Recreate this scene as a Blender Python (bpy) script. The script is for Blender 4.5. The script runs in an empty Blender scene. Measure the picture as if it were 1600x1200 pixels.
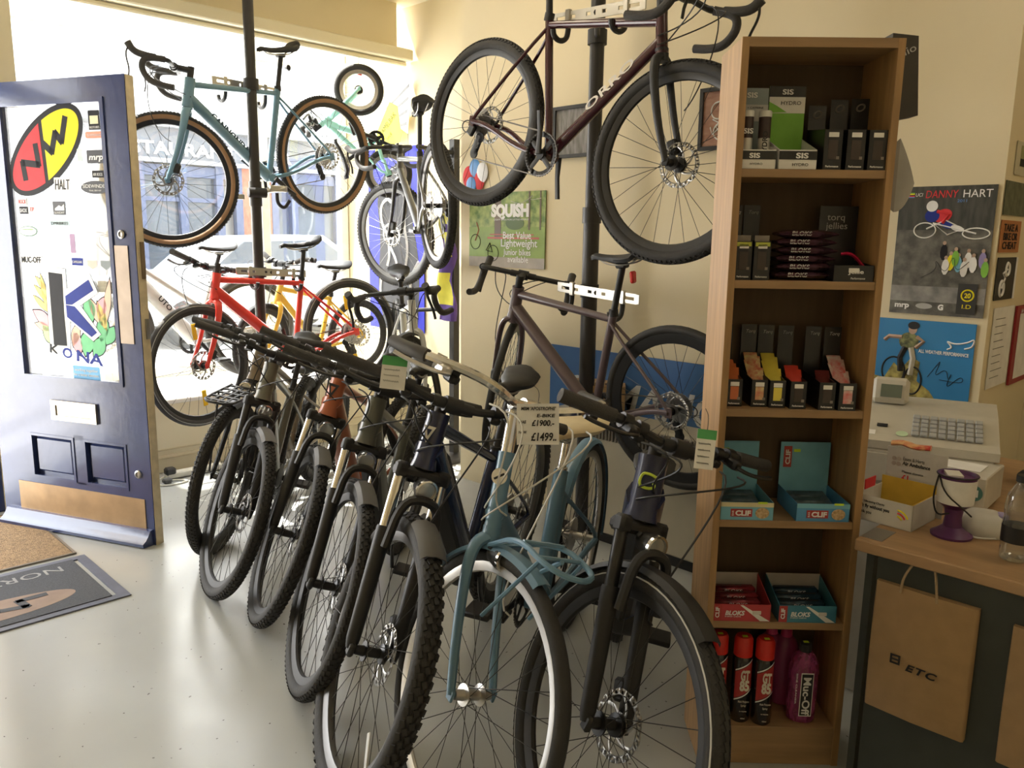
import bpy, math, random
from mathutils import Matrix, Vector, Quaternion
random.seed(7)
PI = math.pi
SC = bpy.context.scene
COL = SC.collection
# ---------------------------------------------------------------- camera
R_ = Vector((0.710216, -0.703838, 0.014276)).normalized()
B_ = -Vector((0.694383, 0.697121, -0.178500)).normalized()
U_ = B_.cross(R_).normalized(); R_ = U_.cross(B_).normalized()
cam = bpy.data.cameras.new('camera'); cam.sensor_width = 36; cam.lens = 36 * 1258 / 1600
cam.clip_start = .02; cam.clip_end = 200
cob = bpy.data.objects.new('camera', cam); COL.objects.link(cob)
cob.matrix_world = Matrix(((R_.x, U_.x, B_.x, 0), (R_.y, U_.y, B_.y, 0), (R_.z, U_.z, B_.z, 1.42), (0, 0, 0, 1)))
SC.camera = cob
# ---------------------------------------------------------------- world, sun, room lamps, exposure
SC.view_settings.view_transform = 'Standard'; SC.view_settings.look = 'None'
SC.view_settings.exposure = 0.0; SC.view_settings.gamma = 1.0; SC.view_settings.use_curve_mapping = False
W = bpy.data.worlds.new('sky'); SC.world = W; W.use_nodes = True
wn = W.node_tree.nodes; wl = W.node_tree.links
bg = wn['Background']; tc = wn.new('ShaderNodeTexCoord'); sx = wn.new('ShaderNodeSeparateXYZ'); cr = wn.new('ShaderNodeValToRGB')
wl.new(tc.outputs['Generated'], sx.inputs[0]); wl.new(sx.outputs['Z'], cr.inputs[0]); wl.new(cr.outputs[0], bg.inputs[0])
cr.color_ramp.elements[0].color = (1, .98, .95, 1); cr.color_ramp.elements[1].color = (.82, .91, 1, 1)
bg.inputs[1].default_value = 7.0
def lamp(name, kind, loc, direction, energy, color=(1, 1, 1), **k):
    l = bpy.data.lights.new(name, kind); l.energy = energy; l.color = color
    for a, b in k.items(): setattr(l, a, b)
    o = bpy.data.objects.new(name, l); COL.objects.link(o); o.location = loc
    o.rotation_euler = Vector(direction).to_track_quat('-Z', 'Y').to_euler(); return o
lamp('sun', 'SUN', (0, 0, 8), (.2, -.45, -.87), 26, (1, .95, .86), angle=.01)
# ceiling strip lamps of the shop
lamp('ceiling_lamp', 'AREA', (1.9, 2.75, 2.93), (0, 0, -1), 9, (1, .84, .62), shape='RECTANGLE', size=1.2, size_y=.3)
lamp('ceiling_lamp', 'AREA', (2.55, -.3, 2.93), (.15, .1, -1), 5, (1, .84, .62), shape='RECTANGLE', size=.9, size_y=.3)
lamp('ceiling_lamp', 'AREA', (.2, -.6, 2.93), (0, 0, -1), 2, (1, .86, .66), shape='RECTANGLE', size=1.3, size_y=.3)
# daylight through the shop window and the open door
lamp('window_daylight', 'AREA', (2.45, 5.50, 1.6), (0, -1, -.12), 85, (1, .985, .95), shape='RECTANGLE', size=2.4, size_y=2.0)
lamp('doorway_daylight', 'AREA', (0, 4.78, 1.1), (.15, -1, -.15), 28, (1, .985, .96), shape='RECTANGLE', size=1.3, size_y=2.0)

# ---------------------------------------------------------------- helpers
MATS = {}
def M(name, col, rough=.5, metal=0., var=.06, scale=18., bump=0., coat=0., emit=0., bscale=None, col2=None, stretch=None, spec=None):
    if name in MATS: return MATS[name]
    m = bpy.data.materials.new(name); m.use_nodes = True; nt = m.node_tree; n = nt.nodes; l = nt.links
    b = n['Principled BSDF']; b.inputs['Roughness'].default_value = rough; b.inputs['Metallic'].default_value = metal
    if coat: b.inputs['Coat Weight'].default_value = coat; b.inputs['Coat Roughness'].default_value = .08
    if spec is not None: b.inputs['Specular IOR Level'].default_value = spec
    t = n.new('ShaderNodeTexCoord'); mp = n.new('ShaderNodeMapping'); l.new(t.outputs['Object'], mp.inputs[0])
    if stretch: mp.inputs['Scale'].default_value = stretch
    nz = n.new('ShaderNodeTexNoise'); nz.inputs['Scale'].default_value = scale; nz.inputs['Detail'].default_value = 5; l.new(mp.outputs[0], nz.inputs[0])
    r = n.new('ShaderNodeValToRGB'); l.new(nz.outputs[0], r.inputs[0])
    c2 = col2 or tuple(min(1, c * (1 + var)) for c in col)
    c1 = tuple(c * (1 - var) for c in col) if not col2 else col
    r.color_ramp.elements[0].color = (*c1, 1); r.color_ramp.elements[1].color = (*c2, 1)
    r.color_ramp.elements[0].position = .35; r.color_ramp.elements[1].position = .65
    l.new(r.outputs[0], b.inputs['Base Color'])
    if bump:
        bn = n.new('ShaderNodeBump'); bn.inputs['Strength'].default_value = bump; bn.inputs['Distance'].default_value = .01
        n2 = n.new('ShaderNodeTexNoise'); n2.inputs['Scale'].default_value = bscale or scale * 3; l.new(mp.outputs[0], n2.inputs[0])
        l.new(n2.outputs[0], bn.inputs['Height']); l.new(bn.outputs[0], b.inputs['Normal'])
    if emit: b.inputs['Emission Color'].default_value = (*col, 1); b.inputs['Emission Strength'].default_value = emit
    MATS[name] = m; return m
def glass_mat(name, tint=(1, 1, 1), gloss=.08, rough=.02, body=0., bodycol=(1, 1, 1)):
    if name in MATS: return MATS[name]
    m = bpy.data.materials.new(name); m.use_nodes = True; nt = m.node_tree; n = nt.nodes; l = nt.links
    n.remove(n['Principled BSDF']); tr = n.new('ShaderNodeBsdfTransparent'); tr.inputs[0].default_value = (*tint, 1)
    g = n.new('ShaderNodeBsdfGlossy'); g.inputs['Roughness'].default_value = rough
    fr = n.new('ShaderNodeFresnel'); fr.inputs[0].default_value = 1.45
    ml = n.new('ShaderNodeMath'); ml.operation = 'MULTIPLY'; ml.inputs[1].default_value = gloss / .04; l.new(fr.outputs[0], ml.inputs[0])
    cl = n.new('ShaderNodeMath'); cl.operation = 'MINIMUM'; cl.inputs[1].default_value = .6; l.new(ml.outputs[0], cl.inputs[0])
    mx = n.new('ShaderNodeMixShader'); l.new(cl.outputs[0], mx.inputs[0]); l.new(tr.outputs[0], mx.inputs[1]); l.new(g.outputs[0], mx.inputs[2])
    out = mx
    if body:
        d = n.new('ShaderNodeBsdfDiffuse'); d.inputs[0].default_value = (*bodycol, 1); nz = n.new('ShaderNodeTexNoise'); nz.inputs['Scale'].default_value = 6
        m2 = n.new('ShaderNodeMath'); m2.operation = 'MULTIPLY'; m2.inputs[1].default_value = body * 2; l.new(nz.outputs[0], m2.inputs[0])
        mb = n.new('ShaderNodeMixShader'); l.new(m2.outputs[0], mb.inputs[0]); l.new(mx.outputs[0], mb.inputs[1]); l.new(d.outputs[0], mb.inputs[2]); out = mb
    l.new(out.outputs[0], n['Material Output'].inputs[0]); MATS[name] = m; return m

class MB:
    def __init__(s): s.v = []; s.f = []; s.mi = []; s.cur = 0; s.T = Matrix.Identity(4); s.flat = set()
    def mat(s, i): s.cur = i; return s
    def tf(s, T): s.T = T; return s
    def add(s, vs, fs):
        o = len(s.v); s.v += [s.T @ Vector(p) for p in vs]
        for f in fs: s.f.append([i + o for i in f]); s.mi.append(s.cur)
    def tube(s, pts, r, n=8, closed=False, caps=True, up=None, ry=None):
        pts = [Vector(p) for p in pts]; k = len(pts)
        if isinstance(r, tuple): r = [r[0] + (r[1] - r[0]) * i / max(1, k - 1) for i in range(k)]
        rs = r if isinstance(r, list) else [r] * k
        rys = ry if isinstance(ry, (list, tuple)) else ([ry] * k if ry else rs)
        tg = []
        for i in range(k):
            a = pts[(i - 1) % k] if (closed or i > 0) else pts[i]; b = pts[(i + 1) % k] if (closed or i < k - 1) else pts[i]
            d = b - a; tg.append(d.normalized() if d.length > 1e-9 else Vector((0, 0, 1)))
        u = Vector(up) if up else (Vector((0, 0, 1)) if abs(tg[0].z) < .9 else Vector((1, 0, 0)))
        vs = []; fs = []
        for i in range(k):
            u = (u - tg[i] * u.dot(tg[i])); u = u.normalized() if u.length > 1e-6 else tg[i].orthogonal().normalized()
            w = tg[i].cross(u)
            for j in range(n):
                a = 2 * PI * j / n; vs.append(pts[i] + w * (math.cos(a) * rs[i]) + u * (math.sin(a) * rys[i]))
        m = k if closed else k - 1
        for i in range(m):
            for j in range(n):
                a = i * n + j; b = i * n + (j + 1) % n; c = ((i + 1) % k) * n + (j + 1) % n; d = ((i + 1) % k) * n + j
                fs.append([a, b, c, d])
        if caps and not closed: fs.append(list(range(n))[::-1]); fs.append([(k - 1) * n + j for j in range(n)])
        s.add(vs, fs); return s
    def box(s, c, sz, rot=None, bev=0.):
        x, y, z = [a / 2 for a in sz]; c = Vector(c)
        if bev:
            b = min(bev, x * .9, y * .9, z * .9); vs = []; fs = []
            for (sx_, sy_, sz_) in [(-1, -1, -1), (1, -1, -1), (1, 1, -1), (-1, 1, -1), (-1, -1, 1), (1, -1, 1), (1, 1, 1), (-1, 1, 1)]:
                vs += [(sx_ * (x - b), sy_ * (y - b), sz_ * z), (sx_ * (x - b), sy_ * y, sz_ * (z - b)), (sx_ * x, sy_ * (y - b), sz_ * (z - b))]
            q = lambda i, k: i * 3 + k
            fs = [[q(3, 0), q(2, 0), q(1, 0), q(0, 0)], [q(4, 0), q(5, 0), q(6, 0), q(7, 0)], [q(0, 1), q(1, 1), q(5, 1), q(4, 1)], [q(2, 1), q(3, 1), q(7, 1), q(6, 1)],
                  [q(1, 2), q(2, 2), q(6, 2), q(5, 2)], [q(3, 2), q(0, 2), q(4, 2), q(7, 2)]]
            for i in (0, 2, 5, 7): fs.append([q(i, 0), q(i, 1), q(i, 2)])
            for i in (1, 3, 4, 6): fs.append([q(i, 2), q(i, 1), q(i, 0)])
            for a, b_, k1, k2 in [(0, 1, 0, 1), (1, 2, 0, 2), (2, 3, 0, 1), (3, 0, 0, 2)]: fs.append([q(a, k1), q(b_, k1), q(b_, k2), q(a, k2)])
            for a, b_, k1, k2 in [(4, 5, 0, 1), (5, 6, 0, 2), (6, 7, 0, 1), (7, 4, 0, 2)]: fs.append([q(a, k2), q(b_, k2), q(b_, k1), q(a, k1)])
            for a, b_ in [(0, 4), (1, 5), (2, 6), (3, 7)]: fs.append([q(a, 1), q(a, 2), q(b_, 2), q(b_, 1)] if a in (1, 3) else [q(a, 2), q(a, 1), q(b_, 1), q(b_, 2)])
        else:
            vs = [(-x, -y, -z), (x, -y, -z), (x, y, -z), (-x, y, -z), (-x, -y, z), (x, -y, z), (x, y, z), (-x, y, z)]
            fs = [[3, 2, 1, 0], [4, 5, 6, 7], [0, 1, 5, 4], [2, 3, 7, 6], [1, 2, 6, 5], [3, 0, 4, 7]]
        if rot is not None: vs = [rot @ Vector(p) for p in vs]
        s.add([Vector(p) + c for p in vs], fs); return s
    def lathe(s, prof, n=24, c=(0, 0, 0), ax='z', closed=False):
        # prof: (r, h) pairs revolved about ax
        vs = []; fs = []; k = len(prof); c = Vector(c)
        for i in range(n):
            a = 2 * PI * i / n; ca, sa = math.cos(a), math.sin(a)
            for r, h in prof:
                vs.append(c + (Vector((r * ca, r * sa, h)) if ax == 'z' else Vector((r * sa, h, r * ca)) if ax == 'y' else Vector((h, r * ca, r * sa))))
        for i in range(n):
            for j in range(k if closed else k - 1):
                a = i * k + j; b = ((i + 1) % n) * k + j; cc = ((i + 1) % n) * k + (j + 1) % k; d = i * k + (j + 1) % k
                fs.append([a, b, cc, d])
        if not closed:
            if prof[0][0] > 1e-6: fs.append([i * k for i in range(n)][::-1])
            if prof[-1][0] > 1e-6: fs.append([i * k + k - 1 for i in range(n)])
        s.add(vs, fs); return s
    def prism(s, poly, o, xd, yd, d0, d1):
        # polygon in plane (o,xd,yd), extruded along xd x yd from d0 to d1
        o = Vector(o); xd = Vector(xd); yd = Vector(yd); nn = xd.cross(yd).normalized(); k = len(poly)
        vs = [o + xd * p[0] + yd * p[1] + nn * d0 for p in poly] + [o + xd * p[0] + yd * p[1] + nn * d1 for p in poly]
        fs = [list(range(k))[::-1], list(range(k, 2 * k))] + [[i, (i + 1) % k, k + (i + 1) % k, k + i] for i in range(k)]
        s.add(vs, fs); return s
    def ell(s, c, r, n=12, m=8, rot=None):
        c = Vector(c); vs = []; fs = []
        for i in range(m + 1):
            t = PI * i / m
            for j in range(n):
                a = 2 * PI * j / n; p = Vector((r[0] * math.sin(t) * math.cos(a), r[1] * math.sin(t) * math.sin(a), -r[2] * math.cos(t)))
                if rot is not None: p = rot @ p
                vs.append(c + p)
        for i in range(m):
            for j in range(n): fs.append([i * n + j, i * n + (j + 1) % n, (i + 1) * n + (j + 1) % n, (i + 1) * n + j])
        s.add(vs, fs); return s
    def loft(s, rings, closed_ends=True):
        n = len(rings[0]); vs = [p for r in rings for p in r]; fs = []
        for i in range(len(rings) - 1):
            for j in range(n): fs.append([i * n + j, i * n + (j + 1) % n, (i + 1) * n + (j + 1) % n, (i + 1) * n + j])
        if closed_ends: fs.append(list(range(n))[::-1]); fs.append([(len(rings) - 1) * n + j for j in range(n)])
        s.add(vs, fs); return s
    def build(s, name, mats, parent=None, smooth=True, ang=40):
        me = bpy.data.meshes.new(name); me.from_pydata([tuple(v) for v in s.v], [], s.f)
        mats = mats if isinstance(mats, (list, tuple)) else [mats]
        for m in mats: me.materials.append(m)
        me.polygons.foreach_set('material_index', s.mi)
        me.validate(); 
        import bmesh
        bm = bmesh.new(); bm.from_mesh(me); bmesh.ops.remove_doubles(bm, verts=bm.verts, dist=1e-6); bmesh.ops.recalc_face_normals(bm, faces=bm.faces)
        if smooth:
            for f in bm.faces: f.smooth = True
            for e in bm.edges:
                if len(e.link_faces) == 2 and e.calc_face_angle(0) > math.radians(ang): e.smooth = False
        bm.to_mesh(me); bm.free()
        o = bpy.data.objects.new(name, me); COL.objects.link(o)
        if parent: o.parent = parent
        return o
def tag(o, label=None, cat=None, group=None, kind=None):
    if label: o['label'] = label
    if cat: o['category'] = cat
    if group: o['group'] = group
    if kind: o['kind'] = kind
    return o
def thing(name, label, cat, T=None, group=None, kind=None):
    o = bpy.data.objects.new(name, None); COL.objects.link(o); o.empty_display_size = .1
    if T is not None: o.matrix_world = T if isinstance(T, Matrix) else Matrix.Translation(T)
    return tag(o, label, cat, group, kind)
def frame_m(o, x, y):
    x = Vector(x).normalized(); y = Vector(y).normalized(); z = x.cross(y)
    return Matrix(((x.x, y.x, z.x, o[0]), (x.y, y.y, z.y, o[1]), (x.z, y.z, z.z, o[2]), (0, 0, 0, 1)))
def text(parent, s, o, xd, yd, h, mat, align='LEFT', w=None, shear=0., bold=0., name='lettering', depth=.0003, lift=.0004, spacing=1.):
    # capital height h, lying on the plane (xd, yd)
    cu = bpy.data.curves.new('lettering', 'FONT'); cu.body = s; cu.size = h / .7; cu.align_x = align; cu.shear = shear
    cu.offset = bold * h; cu.extrude = depth; cu.resolution_u = 3; cu.space_character = spacing
    to = bpy.data.objects.new('tmp', cu); COL.objects.link(to); bpy.context.view_layer.update()
    me = bpy.data.meshes.new_from_object(to.evaluated_get(bpy.context.evaluated_depsgraph_get()))
    bpy.data.objects.remove(to); bpy.data.curves.remove(cu)
    if w and len(me.vertices):
        xs = [v.co.x for v in me.vertices]; k = w / (max(xs) - min(xs)); 
        for v in me.vertices: v.co.x *= k
    T = frame_m(Vector(o) + Vector(xd).normalized().cross(Vector(yd).normalized()) * (lift + depth), xd, yd)
    me.transform(T); me.materials.clear(); me.materials.append(mat)
    for p in me.polygons: p.material_index = 0
    ob = bpy.data.objects.new(name, me); COL.objects.link(ob)
    if parent: ob.parent = parent
    return ob
def arc(cx, cy, rx, ry, a0, a1, n): return [(cx + rx * math.cos(a0 + (a1 - a0) * i / n), cy + ry * math.sin(a0 + (a1 - a0) * i / n)) for i in range(n + 1)]
def bez(p0, p1, p2, p3, n=12):
    p0, p1, p2, p3 = map(Vector, (p0, p1, p2, p3)); r = []
    for i in range(n + 1):
        t = i / n; r.append(p0 * (1 - t) ** 3 + p1 * 3 * t * (1 - t) ** 2 + p2 * 3 * t * t * (1 - t) + p3 * t ** 3)
    return r
def smoothp(pts, k=2):
    pts = [Vector(p) for p in pts]
    for _ in range(k):
        q = [pts[0]]
        for a, b in zip(pts, pts[1:]): q += [a * .75 + b * .25, a * .25 + b * .75]
        q.append(pts[-1]); pts = q
    return pts

# ---------------------------------------------------------------- materials
black = M('satin_black', (.014, .014, .015), .38)
mblack = M('matt_black', (.016, .016, .017), .55)
rubber = M('tyre_rubber', (.028, .027, .026), .75, bump=.15, scale=40)
greytyre = M('grey_tyre_rubber', (.07, .068, .065), .8, bump=.15, scale=40)
tanwall = M('tan_sidewall', (.30, .17, .085), .7)
chrome = M('chrome', (.72, .70, .66), .16, 1.)
alu = M('brushed_aluminium', (.62, .6, .57), .32, 1.)
spokem = M('dark_spoke', (.05, .05, .05), .3, .8)
spokes_s = M('steel_spoke', (.5, .5, .48), .3, 1.)
steel = M('steel', (.42, .41, .4), .3, 1.)
gripm = M('grip_rubber', (.05, .047, .045), .7, bump=.4, scale=120)
white = M('white_paper', (.82, .81, .78), .6)
ink = M('black_ink', (.012, .012, .014), .5)
lensm = M('lamp_lens', (.55, .56, .55), .1, .6)
cablem = M('cable_black', (.015, .015, .015), .45)
greenp = M('green_print', (.08, .38, .12), .5)
stripe = M('reflective_stripe', (.55, .55, .53), .35)
mudg = M('grey_mudguard', (.10, .10, .10), .5)
fluo = M('fluorescent_yellow_sticker', (.62, .85, .05), .5)
# ---------------------------------------------------------------- bicycles
BASE = dict(R=.35, r=.02, wb=1.03, cs=.43, drop=.07, hta=72, off=.05, a2c=.395, htl=.14, sp=.04, stem=.08, sta=73.5, stl=.5, post=.2, bw=.42, rise=0.)
def scaled(g, s):
    g = {**BASE, **g}; return {k: (v * s if k not in ('hta', 'sta') else v) for k, v in g.items()}
def wheel(root, name, c, T, R, r, tyre=rubber, rim=mblack, wall=None, spoke=spokem, knobs=None, rotor=False, cassette=False, rimd=.022, ns=28, hubm=black, line=None, reflector=None, hubw=.05):
    TT = T @ Matrix.Translation(c); Rr = R - 2 * r * .92     # rim outer radius
    m = MB().tf(TT); rw = max(.010, r * .55)
    m.lathe([(Rr + .004, -rw), (Rr + .004, rw), (Rr - .004, rw), (Rr - rimd, rw * .55), (Rr - rimd - .003, 0), (Rr - rimd, -rw * .55), (Rr - .004, -rw)], 56, ax='y', closed=True)
    wo = m.build(name, rim, root)
    m = MB().tf(TT); Rc = R - r; prof = []; nn = 12; mi = []
    for j in range(nn):
        a = 2 * PI * j / nn + PI / nn; prof.append((Rc + r * math.cos(a), r * math.sin(a)))
    m.lathe(prof, 64, ax='y', closed=True)
    if wall or line:
        for k in range(len(m.mi)):
            j = k % nn
            if wall and j in (2, 3, 7, 8): m.mi[k] = 1
    if line:
        m.mat(2)
        for s in (-1, 1): m.lathe([(Rc + r * .35, s * r * .95), (Rc + r * .22, s * r * 1.0), (Rc + r * .22, s * r * .9), (Rc + r * .35, s * r * .85)], 64, ax='y', closed=True)
        m.mat(0)
    if knobs:
        n, rows, kh, kl, kw = knobs
        for i in range(n):
            for q in range(rows):
                ph = (q - (rows - 1) / 2) / max(1, rows - 1) * 1.5 if rows > 1 else 0
                a = 2 * PI * (i + (.5 if q % 2 else 0)) / n; rr = R - r + r * math.cos(ph) + kh * .35; y = r * math.sin(ph) * 1.02
                X = Matrix.Rotation(a, 4, 'Y') @ Matrix.Translation((0, y, rr)) @ Matrix.Rotation(-ph, 4, 'X') @ Matrix.Rotation(.35 if q < rows / 2 else -.35, 4, 'Z')
                k0 = m.T; m.tf(TT @ X); m.box((0, 0, 0), (kl, kw, kh)); m.tf(k0)
    m.build('tyre', [tyre, wall or tyre, line or tyre], wo)
    m = MB().tf(TT); Ri = Rr - rimd
    for i in range(ns):
        side = 1 if i % 2 else -1; a = 2 * PI * i / ns; b = a + (.42 if (i // 2) % 2 else -.42) * 1.6
        p0 = Vector((math.sin(b) * .024, side * hubw * .55, math.cos(b) * .024)); p1 = Vector((math.sin(a) * Ri, 0, math.cos(a) * Ri))
        m.tube([p0, p1], .0011, 4, caps=False)
    m.build('spokes', spoke, wo)
    m = MB().tf(TT); w = hubw
    m.lathe([(.006, -w - .012), (.012, -w - .008), (.014, -w * .62), (.027, -w * .6), (.027, -w * .5), (.014, -w * .4), (.013, w * .4), (.027, w * .5), (.027, w * .6), (.014, w * .62), (.012, w + .008), (.006, w + .012)], 18, ax='y')
    m.build('hub', hubm, wo)
    if rotor:
        m = MB().tf(TT @ Matrix.Translation((0, hubw * .72, 0))); ro = .08; n = 60; t = .001
        for i in range(n):
            a0, a1 = 2 * PI * i / n, 2 * PI * (i + 1) / n
            for (ra, rb, on) in ((.080, .0755, True), (.0755, .068, i % 3 != 1), (.068, .064, True)):
                if on:
                    w_ = .0012 * math.sin(i * PI / 3); P = [(ra + w_ if ra == .08 else ra, a0), (ra + w_ if ra == .08 else ra, a1), (rb, a1), (rb, a0)]
                    m.prism([(q * math.cos(x), q * math.sin(x)) for q, x in P], (0, 0, 0), (1, 0, 0), (0, 0, 1), -t, t)
        for i in range(6):
            a = 2 * PI * i / 6; pts = [((.018 + .049 * k / 5) * math.cos(a + .9 * k / 5), 0, (.018 + .049 * k / 5) * math.sin(a + .9 * k / 5)) for k in range(6)]
            m.tube(pts, .0045, 6, ry=.001, up=(0, 1, 0))
        m.lathe([(.03, -.001), (.03, .001), (.018, .001), (.018, -.001)], 24, ax='y', closed=True)
        m.build('disc_rotor', M('rotor_steel', (.40, .39, .37), .35, 1.), wo)
    if cassette:
        m = MB().tf(TT)
        for k in range(9):
            rr = .062 - k * .0045; y = -.018 - k * .0038; nt_ = 26
            pr = []
            for i in range(nt_ * 2):
                a = PI * i / nt_; pr.append(((rr + (.0035 if i % 2 else 0)) * math.cos(a), (rr + (.0035 if i % 2 else 0)) * math.sin(a)))
            m.prism(pr, (0, y, 0), (1, 0, 0), (0, 0, 1), -.0008, .0008)
        m.build('cassette', steel, wo, smooth=False)
    if reflector is not None:
        for a in (reflector, reflector + PI):
            m = MB().tf(TT @ Matrix.Rotation(a, 4, 'Y') @ Matrix.Translation((0, 0, R * .55))); m.box((0, 0, 0), (.03, .008, .09), bev=.004)
            m.build('wheel_reflector', M('amber_reflector', (.9, .55, .02), .25), wo)
    return wo
def saddle_mesh(c, col_w=.145, tilt=0., L=.27):
    m = MB().tf(Matrix.Translation(c) @ Matrix.Rotation(tilt, 4, 'Y')); rings = []
    for i in range(13):
        t = i / 12; x = -.12 * L / .27 + L * t
        w = col_w * (1 - .06 * (1 - t)) * (1 / (1 + math.exp((t - .42) * 11))) + .036 * (1 / (1 + math.exp(-(t - .42) * 11)))
        if i == 0: w *= .55
        if i == 12: w *= .6
        z = .018 * (1 - 4 * (t - .5) ** 2) * -1 + (.012 if t < .15 else 0) - (.012 if t > .93 else 0)
        h = .020 + .012 * (1 - t)
        ring = []
        for j in range(12):
            a = 2 * PI * j / 12; ca, sa = math.cos(a), math.sin(a)
            ring.append((x, w / 2 * ca, z + (h * .6 * sa if sa > 0 else h * 1.1 * sa * (1 if abs(ca) > .6 else .35))))
        rings.append(ring)
    m.loft(rings); return m
def bike(name, label, q, steer, g, frame, fork, kind='diamond', bar='flat', susp=None, tyre=rubber, rim=mblack, wall=None, knobs=None, rotor=True, spoke=spokem,
         dt=.022, tt=.018, mud=None, mudspan=(-.2, 1.2), grip=gripm, barm=mblack, light=False, rack=None, fat=1., bartilt=0., seatfat=0., downcol=None, crankrot=.9, saddlecol=None, postm=None, barsteer=None, battery=None,
         line=None, rearmud=None, group=None, reflector=None, cassette=True, pedals=True, saddle_w=.145, chainring=.085, forkcurve=0., rimd=.022, seat=True, logo=None, T=None, cables=True, hubm=black, stand=None, leverm=None, lights_col=None, tilt=0., wire=cablem):
    g = {**BASE, **g}; x, y, z, yaw, lean, pitch = q
    T0 = Matrix.Translation((x, y, z)) @ Matrix.Rotation(yaw, 4, 'Z') @ Matrix.Rotation(lean, 4, 'X') @ Matrix.Rotation(-pitch, 4, 'Y')
    root = thing(name, label, 'bicycle', T0, group)
    R, r = g['R'], g['r']; I = Matrix.Identity(4)
    h = math.radians(g['hta']); u = Vector((-math.cos(h), 0, math.sin(h))); n = Vector((math.sin(h), 0, math.cos(h)))
    ax = Vector((g['wb'], 0, R)); P0 = ax - n * g['off']; a2 = math.sqrt(g['a2c'] ** 2 - g['off'] ** 2)
    hb = P0 + u * a2; ht = hb + u * g['htl']; st = ht + u * g['sp']
    bb = Vector((math.sqrt(g['cs'] ** 2 - g['drop'] ** 2), 0, R - g['drop'])); ra = Vector((0, 0, R))
    s = math.radians(g['sta']); us = Vector((-math.cos(s), 0, math.sin(s))); stt = bb + us * g['stl']; sc = stt + us * g['post']
    S = Matrix.Translation(P0) @ Matrix.Rotation(steer, 4, u) @ Matrix.Translation(-P0)
    SB = S if barsteer is None else Matrix.Translation(P0) @ Matrix.Rotation(barsteer, 4, u) @ Matrix.Translation(-P0)
    HW = .068
    # frame
    m = MB()
    def tb(a, b, r0, r1=None, ry=None, mat=0, nn=10):
        m.mat(mat); a = Vector(a); b = Vector(b); r1 = r1 or r0
        m.tube([a, a + (b - a) * .33, a + (b - a) * .66, b], [r0, r0 + (r1 - r0) * .33, r0 + (r1 - r0) * .66, r1], nn, up=(0, 1, 0) if ry else None, ry=ry); m.mat(0)
    m.tube([hb - u * .004, hb + u * .02, ht - u * .02, ht + u * .004], [.025 * fat, .022 * fat, .021 * fat, .022 * fat], 14)
    dtop = hb + u * (.03 + dt * .6)
    if kind == 'step':
        tb(hb + u * .05, bb + Vector((-.0, 0, .02)), dt, dt * 1.1)
        m.tube(smoothp([hb + u * .12, hb + Vector((-.1, 0, -.06)), bb + Vector((.10, 0, .14)), bb + Vector((0, 0, .06))]), tt, 10)
        tb(bb, stt + us * .004, .024)
        if seatfat: tb(bb + Vector((-.045, 0, .0)), bb + us * g['stl'] * .8 + Vector((-.045, 0, 0)), seatfat)
    elif kind == 'open':
        tb(dtop, bb + Vector((.01, 0, .02)), dt, dt * 1.15, ry=dt * 1.0, mat=1); tb(bb, stt, .02)
        tb(ht - u * .03, bb + us * (g['stl'] * .55), tt)
    else:
        tb(dtop, bb, dt, dt * 1.08, mat=1 if downcol else 0); tb(bb, stt + us * .004, .0165 * (fat + 1) / 2)
        tb(ht - u * .03, stt - us * .03, tt * 1.1, tt * .85)
    m.tube([bb + Vector((0, -.036, 0)), bb + Vector((0, .036, 0))], .024 if not battery else .05, 16)
    if kind == 'step': sstop = bb + us * g['stl'] * .86
    else: sstop = stt - us * .045
    for sd in (-1, 1):
        m.tube(smoothp([bb + Vector((-.03, sd * .018, 0)), bb + Vector((-.16, sd * (r + .014), .008)), ra + Vector((.10, sd * HW * .9, -.004)), ra + Vector((0, sd * HW, 0))]), .0105, 8, ry=.012)
        m.tube(smoothp([sstop + Vector((0, sd * .012, 0)), sstop + (ra - sstop) * .25 + Vector((0, sd * (r + .012), 0)), ra + Vector((.03, sd * HW * .95, .05)), ra + Vector((0, sd * HW, 0))]), .0075, 8)
        m.box(ra + Vector((0, sd * HW, 0)), (.035, .006, .045), bev=.003)
    fo = m.build('frame', [frame, downcol or frame], root)
    if battery:
        b_ = MB(); d = (bb - dtop).normalized(); nrm = Vector((0, 1, 0)).cross(d)
        b_.tube([dtop + d * .06, dtop + d * .09, bb - d * .10, bb - d * .05], [.05, .062, .062, .05], 8, up=(0, 1, 0), ry=[.034, .041, .041, .036]); b_.build('battery', battery, root)
        b_ = MB(); b_.lathe([(.03, -.055), (.06, -.045), (.066, 0), (.06, .045), (.03, .055)], 20, c=bb + Vector((.02, 0, .015)), ax='y'); b_.build('motor', mblack, root)
    # fork
    m = MB().tf(S); fw = max(HW - .012, r + .02)
    if susp:
        cw = r + .032
        m.mat(0); m.box(hb - u * .022, (.06, 2 * cw + .03, .034), rot=Matrix.Rotation(-(PI / 2 - h), 3, 'Y'), bev=.01)
        m.tube([hb - u * .01, hb + u * .02], .024, 12)
        lo = a2 * .62
        for sd in (-1, 1):
            top = hb - u * .02 + Vector((0, sd * cw, 0)) + n * .01; end = ax + Vector((0, sd * cw, 0)) + n * -.006
            mid = end + (top - end) * (.66)
            m.tube([mid + (end - mid) * -.02, mid, end + (mid - end) * .5, end + (mid - end) * .08, end], [.021, .023, .021, .019, .014], 12)
            m.box(end + n * .006, (.03, .018, .04), bev=.006)
            m.box(top, (.04, .036, .045), rot=Matrix.Rotation(-(PI / 2 - h), 3, 'Y'), bev=.008)
        ym = R + r + .02
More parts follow.
